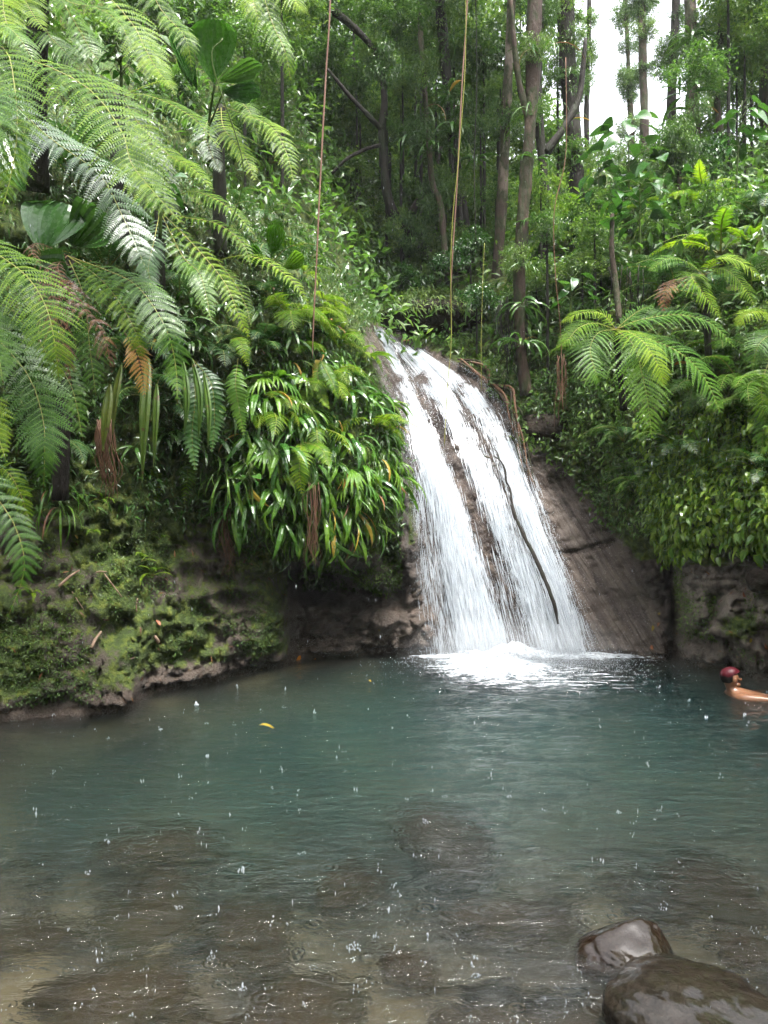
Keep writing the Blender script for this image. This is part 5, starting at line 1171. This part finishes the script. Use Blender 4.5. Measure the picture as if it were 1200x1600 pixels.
vine('long thin reddish vine hanging by the trunk foot down the dark slope', [(884,90,10.8),(884,240,10.8),(866,330,10.8),(868,430,10.8),(876,520,10.8),(879,640,10.8)], [.006]*6, 'root')
vine('dark thread-like vine hanging in the forest right of the pinkish vine', [(742,-60,12.8),(745,120,12.8),(741,260,12.8),(744,380,12.8)], [.008]*4, 'bark_dark')
vine('slender brown vine slanting down through the tree ferns', [(348,60,7.2),(332,100,7.2),(380,260,7.4),(356,360,7.6),(340,400,7.7)], [.006]*5, 'stalk')

# ------------------------------------------------------------------ the driftwood, roots, dark rock by the waterfall
def on_fall(px, py, off): 
    Y = float(fall_Y(np.array([float(px)]), np.array([float(py)]))[0])-off; return P(px, py, Y)
pts = [on_fall(*p) for p in ((770,712,.28),(782,720,.32),(789,735,.34),(791,752,.34),(797,765,.34),(803,800,.36),(818,835,.38),(838,875,.40),(853,910,.42),(866,945,.42),(872,975,.36))]
t = thing('driftwood_branch', 'long bare brown branch caught in the falling water', 'branch', tuple(pts[0]))
link('limb', tube_mesh('limb', pts, [.007,.011,.014,.016,.018,.022,.026,.028,.028,.024,.014], 8, 60, .45, 5, pts[0]), M['bark_dark'], t)
link('twig', tube_mesh('twig', [on_fall(768,716,.3), on_fall(757,712,.34), on_fall(752,702,.36)], [.012,.010,.005], 5, 10, org=pts[0]), M['bark_brown'], t)
link('twig', tube_mesh('twig', [on_fall(781,720,.3), on_fall(777,707,.34), on_fall(770,700,.36)], [.010,.008,.004], 5, 10, org=pts[0]), M['bark_brown'], t)
t = thing('tree_roots', 'brown roots creeping along the right rim of the waterfall', 'roots', tuple(at(800, 640)[0]))
for k in range(7):
    j = random.uniform(-5, 5); pp = [at(x+j+random.uniform(-3, 3), y+random.uniform(-3, 3)-k, .05+.012*k)[0] for x, y in ((722,572),(748,585),(770,600),(790,620),(802,650),(812,700),(826,745+k*6))]
    link('root', tube_mesh('root', pp, [.018,.022,.024,.022,.018,.014,.006], 6, 26, .3, k, t.location), M['root' if k % 2 else 'bark_brown'], t)
def icorock(name, label, loc, s, mat, seed, amp_=.22, freq=1.3, sub=4, cat='boulder', rz=0.0, shape=None, group=None):
    bm = bmesh.new(); bmesh.ops.create_icosphere(bm, subdivisions=sub, radius=1.0)
    v = np.array([x.co[:] for x in bm.verts]); n = fbm(v*freq+seed*5.1, 4, seed); n2 = fbm(v*5+seed, 3, seed+9)
    r = 1+amp_*n+.035*n2; fl = fbm(v*.8+seed*2.2, 2, seed+3); v = v*r[:, None]; v[:, 2] = np.where(v[:, 2] > .55+.2*fl, .55+.2*fl+(v[:, 2]-.55-.2*fl)*.45, v[:, 2])
    if shape is not None: v = shape(v)
    v = v*np.array(s)
    for x, c in zip(bm.verts, v): x.co = c
    for f_ in bm.faces: f_.smooth = True
    me = bpy.data.meshes.new(name); bm.to_mesh(me); bm.free(); o = link(name, me, M[mat]); o.location = loc; o.rotation_euler = (0, 0, rz)
    return tag(o, label, cat, group)
icorock('boulder', 'dark boulder wedged under the trunk right of the waterfall', at(850,660)[0]+Vector((0,.12,-.05)), (.36,.34,.28), 'rock_dark', 4, .5, 1.0)
icorock('mossy_boulder', 'leafy moss-covered rock mound above the top of the waterfall', P(675,500,13.7), (.9,.6,.42), 'rock_dark', 6)
mb = C.objects[-1]; g = np.random.default_rng(5); n = 2600; d0 = nrm(g.normal(size=(n, 3))); d0[:, 2] = abs(d0[:, 2]); L = d0*np.array([.95, .64, .46])*g.uniform(.95, 1.15, (n, 1))
v, f, tq = batch(*LF_L, frames(nrm(d0*.6+g.normal(size=(n, 3))*.6+[0, 0, -.5]), nrm(d0+[0, 0, .5])), g.uniform(.05, .15, n), L, np.clip(g.normal(.5, .2, n), 0, 1))
o = link('moss_plants', mesh_np('moss_plants', v, f, {'tint': tq}, False), M['moss_leaf'], mb); o['kind'] = 'stuff'
icorock('boulder', 'mossy block of rock at the right edge under the creepers', P(1192,905,8.35), (.16,.2,.16), 'rock_dark', 8)

# foreground boulders
icorock('boulder', 'smaller wet brown boulder with a glossy ridge standing behind the large one', P(976,1500,3.33)+Vector((0, 0, .012)), (.21,.19,.19), 'boulder', 21, .30, 1.3, 5, rz=.25, shape=lambda v: v+np.stack([0*v[:, 0], 0*v[:, 0], (.22*v[:, 0]-.45*np.abs(v[:, 1]-.1))*np.clip(v[:, 2]+.2, 0, 1)], -1))
icorock('boulder', 'large flat wet boulder in the lower right corner', P(1085,1585,2.86)+Vector((.01, 0, -.02)), (.34,.30,.17), 'boulder_grey', 33, .24, 1.5, 5, rz=-.2)
subm = [(180,1520,3.15,.30,.20,'dark submerged stone nearest the lower left corner'),(470,1535,3.1,.26,.18,'brown submerged stone at the bottom middle of the pool'),(395,1428,3.7,.26,.16,'black submerged stone with light ripples above it, left of centre'),
 (790,1415,3.8,.27,.17,'reddish submerged stone left of the two dry boulders'),(540,1365,4.2,.22,.15,'purplish submerged stone in mid pool'),(230,1400,4.0,.36,.2,'wide dim stone deep in the water on the left'),(245,1300,4.8,.30,.18,'faint round stone far out on the left side of the pool bed'),
 (880,1545,2.95,.20,.10,'dark submerged slab touching the large boulder'),(690,1270,5.0,.36,.16,'brownish submerged stone farthest from the shore'),(640,1490,3.35,.14,.08,'small tan submerged stone between the bottom stones'),
 (30,1440,3.6,.26,.15,'dark submerged stone at the left edge of the frame'),(1130,1340,4.2,.34,.15,'dim submerged stone behind the foreground boulders on the right'),(760,1585,2.9,.16,.08,'small submerged stone cut by the bottom edge'),(330,1600,2.85,.2,.1,'flat brown submerged stone cut by the bottom edge'),(1165,1460,3.5,.16,.07,'pale submerged stone beside the large boulder')]
for k, (px, py, Y, r, hgt, lab) in enumerate(subm):
    p = P(px, py, Y); dz = -.05-.03*(k % 3)-max(0, (Y-3.2)*.12)
    icorock('submerged_stone', lab, (p.x, p.y, dz-hgt), (r*1.15, r*.8, hgt*.8), 'stone', 50+k, .75, .9, 4, 'stone', rz=k)
for k in range(90):
    g = g0; x = g.uniform(-2.2, 2.2); y = g.uniform(2.3, 4.8); s = g.uniform(.03, .15)
    zb = float(np.interp(0, [0], [0])); i_ = int(np.argmin((bv[:, 0]-x)**2+(bv[:, 1]-y)**2)); icorock('pebble', 'small pebble lying on the sandy pool bed near the shore', (x, y, bv[i_, 2]+s*.3), (s, s*.8, s*.6), 'stone' if k % 3 else 'boulder_grey', k, .2, 1.1, 2, 'pebble', group='pebbles on the pool bed')

# ------------------------------------------------------------------ fallen leaves and sticks
def leaf_bit(name, label, px, py, L, mat, rz, tilt=0, Y=None, off=.02):
    if Y is None: p, nn = at(px, py, off)
    else: p, nn = P(px, py, Y), Vector((0, 0, 1))
    v, f = blade(.42, 5, .25, .25, 'oval', 1); me = mesh_np('leaf', v*L-np.array([0, L/2, 0]), f, {'tint': np.full(len(v), .5)}, True)
    me2 = me; o = link(name, me2, M[mat]); q = nn.to_track_quat('Z', 'Y'); o.rotation_mode = 'QUATERNION'; o.rotation_quaternion = q @ Euler((tilt, 0, rz)).to_quaternion(); o.location = p
    return tag(o, label, 'leaf')
def wp_(px, py): return HC*FPX/(py-800)
leaf_bit('floating_leaf', 'long yellow leaf floating on the pool in front of the left bank', 418, 1137, .16, 'yellow_leaf', 1.5, 0, wp_(418, 1137)); C.objects[-1].location.z = .02
leaf_bit('floating_leaf', 'small yellow leaf floating near the foot of the waterfall', 578, 1066, .06, 'yellow_leaf', .5, 0, wp_(578, 1066)); C.objects[-1].location.z = .02
leaf_bit('fallen_leaf', 'orange dead leaf lying on the spreading tree fern', 1068, 566, .24, 'orange_leaf', .9, .2, 9.25)
leaf_bit('fallen_leaf', 'reddish leaf caught on top of the left bank beside the vine', 466, 400, .14, 'dead_leaf', .4, 0, 8.6)
leaf_bit('fallen_leaf', 'reddish brown leaf at the very top of the falls', 633, 537, .16, 'dead_leaf', 1.2, 0, None, .06)
leaf_bit('fallen_leaf', 'reddish leaf in the strap leaves left of the top of the falls', 516, 498, .12, 'dead_leaf', .4, 0, 8.9)
for px, py, lab, m_, L in ((1018,983,'yellow leaf on the wet slab above the brown one','yellow_leaf',.09),(1032,960,'topmost yellow leaf on the wet slab','yellow_leaf',.08),(1020,1012,'brown leaf on the wet slab at the waterline','dead_leaf',.10),(1028,978,'dark red leaf between the leaves on the wet slab','dead_leaf',.07),(1172,1000,'yellow leaf on the grey rock above the swimmer','yellow_leaf',.07),
    (1155,937,'yellow leaf on the upper grey rock','yellow_leaf',.07),(1165,928,'pinkish dead leaf on the upper grey rock','dead_leaf',.09),(1178,938,'small yellow leaf right of the pinkish leaf','yellow_leaf',.05),(1198,1008,'brown leaf at the right edge on the grey rock','dead_leaf',.08),
    (592,982,'tiny yellow leaf on the rock left of the falls','yellow_leaf',.04),(246,974,'brown leaf above the pale stick on the mossy rock','dead_leaf',.09),(116,838,'yellow leaf on the upper mossy rock','yellow_leaf',.06),(250,1003,'brown leaf under the pale stick on the mossy rock','dead_leaf',.07),(300,1010,'dull brown leaf on the rock','dead_leaf',.04),
    (465,1030,'orange leaf washed up at the edge of the dark hollow','orange_leaf',.12),(489,1031,'small orange leaf at the waterline of the dark hollow','orange_leaf',.06),(405,1048,'pale leaf at the foot of the green rock','yellow_leaf',.05),(1140,800,'orange leaf in the creeper','orange_leaf',.08),(1085,790,'yellow leaf in the creeper','yellow_leaf',.10)):
    leaf_bit('fallen_leaf', lab, px, py, L, m_, random.uniform(0, 3), 0, None, .03)
def stick(label, a, b_, r):
    p, q_ = at(*a, .03)[0], at(*b_, .05)[0]; o = link('fallen_stick', tube_mesh('fallen_stick', [p, (p+q_)/2+Vector((0, -.02, .01)), q_], [r, r*.9, r*.6], 6, 10, .3, 3, p), M['stick']); o.location = p; tag(o, label, 'stick')
stick('short thick pale stick leaning on the mossy rock at left', (142,1013), (152,990), .016)
stick('pale upright stick stub on the mossy rock in the middle of the bank', (244,1006), (244,990), .020)
stick('pale stick lying slanted on the upper left rock', (93,917), (118,896), .014)
stick('long thin pale stick pointing down right on the rock', (160,898), (184,931), .008)
stick('thin pale stick left of the long one', (114,928), (127,953), .006)
stick('thin horizontal pale stick at the top of the rock', (146,894), (166,898), .010)
stick('brown bare twig on the dark slope right of the waterfall', (880,715), (925,713), .012)
stick('pale thin stick low on the rock near the small hollow', (212,935), (217,958), .006)

# ------------------------------------------------------------------ rain on the pool
g = np.random.default_rng(77); n = 340
YY = HC*FPX/(g.uniform(1070, 1600, n)-800); X = (g.uniform(-30, 1230, n)-600)/FPX*YY
Ls, Ss = [], []
for x, y in zip(X, YY):
    k = g.integers(1, 7); s = (.0007+.0036*g.random()**2.2)*(1+.34*(y-3)); hmax = g.uniform(.008, .05)
    for j in range(k):
        z = g.uniform(0, 1)**1.5*hmax+.008; Ls.append((x+g.normal(0, .010), y+g.normal(0, .01), z)); q_ = s*g.uniform(.4, 1.1); Ss.append((q_, q_, q_*g.uniform(1, 4)))
    if g.random() < .12:     # small crown of the splash
        for j in range(7):
            a_ = j*.9; rr = g.uniform(.010, .02); Ls.append((x+rr*math.cos(a_), y+rr*math.sin(a_), .012)); Ss.append((s*.7, s*.7, s*.9))
o = drops('rain_splashes', np.array(Ls), np.array(Ss), M['drops']); tag(o, 'white splashes where raindrops hit the pool', 'splashes', kind='stuff')
n = 500; Y = g.uniform(1.6, 9, n); L = np.stack([(g.uniform(0, 1200, n)-600)/FPX*Y, Y, g.uniform(.05, 1, n)*(HC+.5*Y)], -1); s = g.uniform(.0006, .0013, n)
o = drops('rain', L, np.stack([s, s, s*7], -1), M['drops']); tag(o, 'thin falling raindrops in the air over the pool', 'rain', kind='stuff')

# ------------------------------------------------------------------ the swimmer
def skin(name, verts, edges, radii, mat, parent, root=0, sub=2):
    me = bpy.data.meshes.new(name); me.from_pydata(verts, edges, []); o = link(name, me, mat, parent)
    md = o.modifiers.new('skin', 'SKIN'); md.use_smooth_shade = True
    for i, r in enumerate(radii):
        sv = me.skin_vertices[0].data[i]; sv.radius = (r, r) if isinstance(r, (int, float)) else r; sv.use_root = (i == root)
    ss_ = o.modifiers.new('sub', 'SUBSURF'); ss_.levels = sub; ss_.render_levels = sub
    return o
mS, tS = new_mat('wet skin'); pS = N(tS, 'ShaderNodeBsdfPrincipled'); nS = noise_t(tS, objc(tS), 12, 4)
tS.links.new(ramp(tS, nS, [(.3, (.15, .068, .036)), (.7, (.22, .11, .06))]), pS.inputs['Base Color']); setin(pS, Roughness=.32, Subsurface_Weight=.1); oS = N(tS, 'ShaderNodeOutputMaterial'); tS.links.new(pS.outputs[0], oS.inputs[0])
M['skin'] = mS
M['cap'] = simple_mat('maroon swimming cap', [(.3, (.055, .003, .008)), (.7, (.09, .006, .013))], 20, .45, .1, .002)
M['hair'] = simple_mat('black wet hair', [(.3, (.008, .007, .007)), (.7, (.02, .017, .015))], 60, .35, .5, .004)
pb = P(1150, 1086, wp_(1150, 1086)); sw = thing('person', 'swimmer in a dark red cap floating bare-shouldered at the right edge of the pool', 'person', (pb.x, pb.y, .025))
#  x to the right, y away: body floats on its back with the feet to the right, head raised and facing right
SWB = [(.55, -.06, -.14), (.34, -.03, -.10), (.14, 0, -.065), (.02, .01, -.03), (-.045, .01, .035), (-.06, .01, .075),      # pelvis .. neck
       (-.055, .01, .115), (-.045, .01, .165), (-.05, .01, .215),                                                           # head
       (.0, -.17, -.030), (.20, -.26, -.020), (.42, -.33, -.045),                                                            # near arm lying on the water
       (.0, .18, -.05), (.20, .27, -.10), (.40, .33, -.14),
       (.60, -.15, -.17), (.98, -.20, -.26), (1.38, -.22, -.36), (1.52, -.22, -.36), (.60, .05, -.17), (.98, .08, -.26), (1.38, .09, -.36), (1.52, .09, -.36),
       (.50, -.36, -.055), (.50, .36, -.15)]
SWE = [(0,1),(1,2),(2,3),(3,4),(4,5),(5,6),(6,7),(7,8),(3,9),(9,10),(10,11),(3,12),(12,13),(13,14),(0,15),(15,16),(16,17),(17,18),(0,19),(19,20),(20,21),(21,22),(11,23),(14,24)]
SWR = [(.13,.10),(.12,.09),(.15,.10),(.12,.085),.055,.055,(.085,.072),(.098,.078),(.075,.066),.062,.045,.030,.062,.045,.030,.085,.055,.04,.03,.085,.055,.04,.03,(.042,.016),(.042,.016)]
body = skin('body', SWB, SWE, SWR, M['skin'], sw)
for hy, sg in ((-.36, -1), (.36, 1)):
    zb = -.055 if sg < 0 else -.15
    for k, (dy, ln) in enumerate(((-.030, .062), (-.010, .075), (.010, .072), (.030, .058))):
        skin('finger', [(.53, hy+dy*.8, zb), (.56+ln*.3, hy+dy, zb+.004), (.56+ln*.75, hy+dy*1.1, zb-.006), (.56+ln*1.1, hy+dy*1.15, zb-.020)], [(0,1),(1,2),(2,3)], [.010, .009, .008, .007], M['skin'], body, 0, 1)
    skin('thumb', [(.50, hy-sg*.03, zb), (.53, hy-sg*.06, zb-.004), (.56, hy-sg*.075, zb-.012)], [(0,1),(1,2)], [.011, .010, .008], M['skin'], body, 0, 1)
def ell(name, c, r, mat, parent, seg=20, cut=None, rot=None):
    bm = bmesh.new(); bmesh.ops.create_uvsphere(bm, u_segments=seg, v_segments=14, radius=1)
    if cut is not None: bmesh.ops.delete(bm, geom=[f_ for f_ in bm.faces if cut(f_.calc_center_median())], context='FACES')
    bmesh.ops.scale(bm, vec=r, verts=bm.verts)
    for f_ in bm.faces: f_.smooth = True
    me = bpy.data.meshes.new(name); bm.to_mesh(me); bm.free(); o = link(name, me, mat, parent); o.location = c
    if rot: o.rotation_euler = rot
    return o
ell('cap', (-.058, .01, .185), (.104, .086, .080), M['cap'], sw, cut=lambda c: c.z < .12+.25*c.x, rot=(0, -.22, 0))
ell('hair', (-.066, .01, .165), (.096, .084, .092), M['hair'], sw, cut=lambda c: c.x > .05 or c.z < -.55)
ell('nose', (.045, .01, .135), (.022, .013, .020), M['skin'], sw, 10); ell('mouth', (.036, .01, .100), (.010, .020, .006), M['cap'], sw, 10)
ell('chin', (.012, .01, .083), (.038, .036, .024), M['skin'], sw, 12)
for s in (-1, 1):
    ell('ear', (-.040, .01+s*.083, .140), (.017, .008, .026), M['skin'], sw, 10); ell('eye', (.034, .01+s*.028, .157), (.010, .012, .007), M['hair'], sw, 10)

# ------------------------------------------------------------------ labels: members of a group are told apart by their row and place in it
ORD = 'first second third fourth fifth sixth seventh eighth ninth tenth eleventh twelfth thirteenth fourteenth fifteenth sixteenth seventeenth eighteenth nineteenth twentieth'.split()
ROWS = {1: [''], 2: ['upper row', 'lower row'], 3: ['top row', 'middle row', 'bottom row'], 4: ['top row', 'second row', 'third row', 'bottom row'], 5: ['top row', 'second row', 'middle row', 'fourth row', 'bottom row']}
from collections import defaultdict
bpy.context.view_layer.update()
grp = defaultdict(list)
for o in C.objects:
    if o.parent is None and o.get('group') and o.get('category') != 'pebble': grp[o['group']].append(o)
for gname, mem in grp.items():
    def scr(o):
        c = o.location if o.get('category') not in ('tree', 'shrub') else next((k.location+o.location for k in o.children if k.name.startswith('crown')), o.location)
        return 600+c.x/c.y*FPX, 800-(c.z-HC)/c.y*FPX
    pts_ = sorted(((scr(o), o) for o in mem), key=lambda a: a[0][1]); n = len(pts_); k = max(1, min(5, round(math.sqrt(n/2.2)))); q = [pts_[i*n//k:(i+1)*n//k] for i in range(k)]
    for row, rw in zip(q, ROWS[k]):
        row.sort(key=lambda a: a[0][0])
        for i, (_, o) in enumerate(row):
            m_ = len(row); w = 'leftmost' if i == 0 else 'rightmost' if i == m_-1 else ORD[min(i, 19)]+' from the left' if i <= m_//2 else ORD[min(m_-1-i, 19)]+' from the right'
            base_ = ' '.join(o['label'].split()[:16-len(w.split())-(len(rw.split())+2 if rw else 0)]).rstrip(',')
            while base_.split()[-1] in ('the', 'of', 'on', 'in', 'at', 'by', 'to', 'and', 'behind', 'beside', 'under', 'above', 'below', 'right', 'left', 'from', 'between'): base_ = ' '.join(base_.split()[:-1])
            o['label'] = base_+', '+w+((' in the '+rw) if rw else '')

# driftline of tiny twigs and dead leaves scattered on the mossy rock
n = 420; L, Nn, i = scatter((okv & (fr_ < 5.2) & ((fpx < 460) | (fpx > 1000)) & (fc[:, 2] > .1)).astype(float), n, .015)
g = np.random.default_rng(6); v, f, tq = batch(*LF_L, frames(nrm(g.normal(size=(n, 3))+[0, 0, -.3]), Nn), g.uniform(.03, .10, n), L, g.uniform(0, 1, n))
tag(link('leaf_litter', mesh_np('leaf_litter', v, f, {'tint': tq}, False), M['fern_dead']), 'small dead leaves stuck to the rock banks', 'leaf litter', kind='stuff')
bm = bmesh.new(); bmesh.ops.create_cube(bm, size=1); me = bpy.data.meshes.new('haze'); bm.to_mesh(me); bm.free(); hz = link('haze', me); hz.location = (0, 33, 22); hz.scale = (150, 100, 54); tag(hz, 'thin wet haze in the air of the forest', kind='stuff')
mh, th = new_mat('haze'); vh = N(th, 'ShaderNodeVolumePrincipled'); vh.inputs['Color'].default_value = (.93, .96, 1, 1); vh.inputs['Density'].default_value = .0006; oh = N(th, 'ShaderNodeOutputMaterial'); th.links.new(vh.outputs[0], oh.inputs['Volume']); me.materials.append(mh)
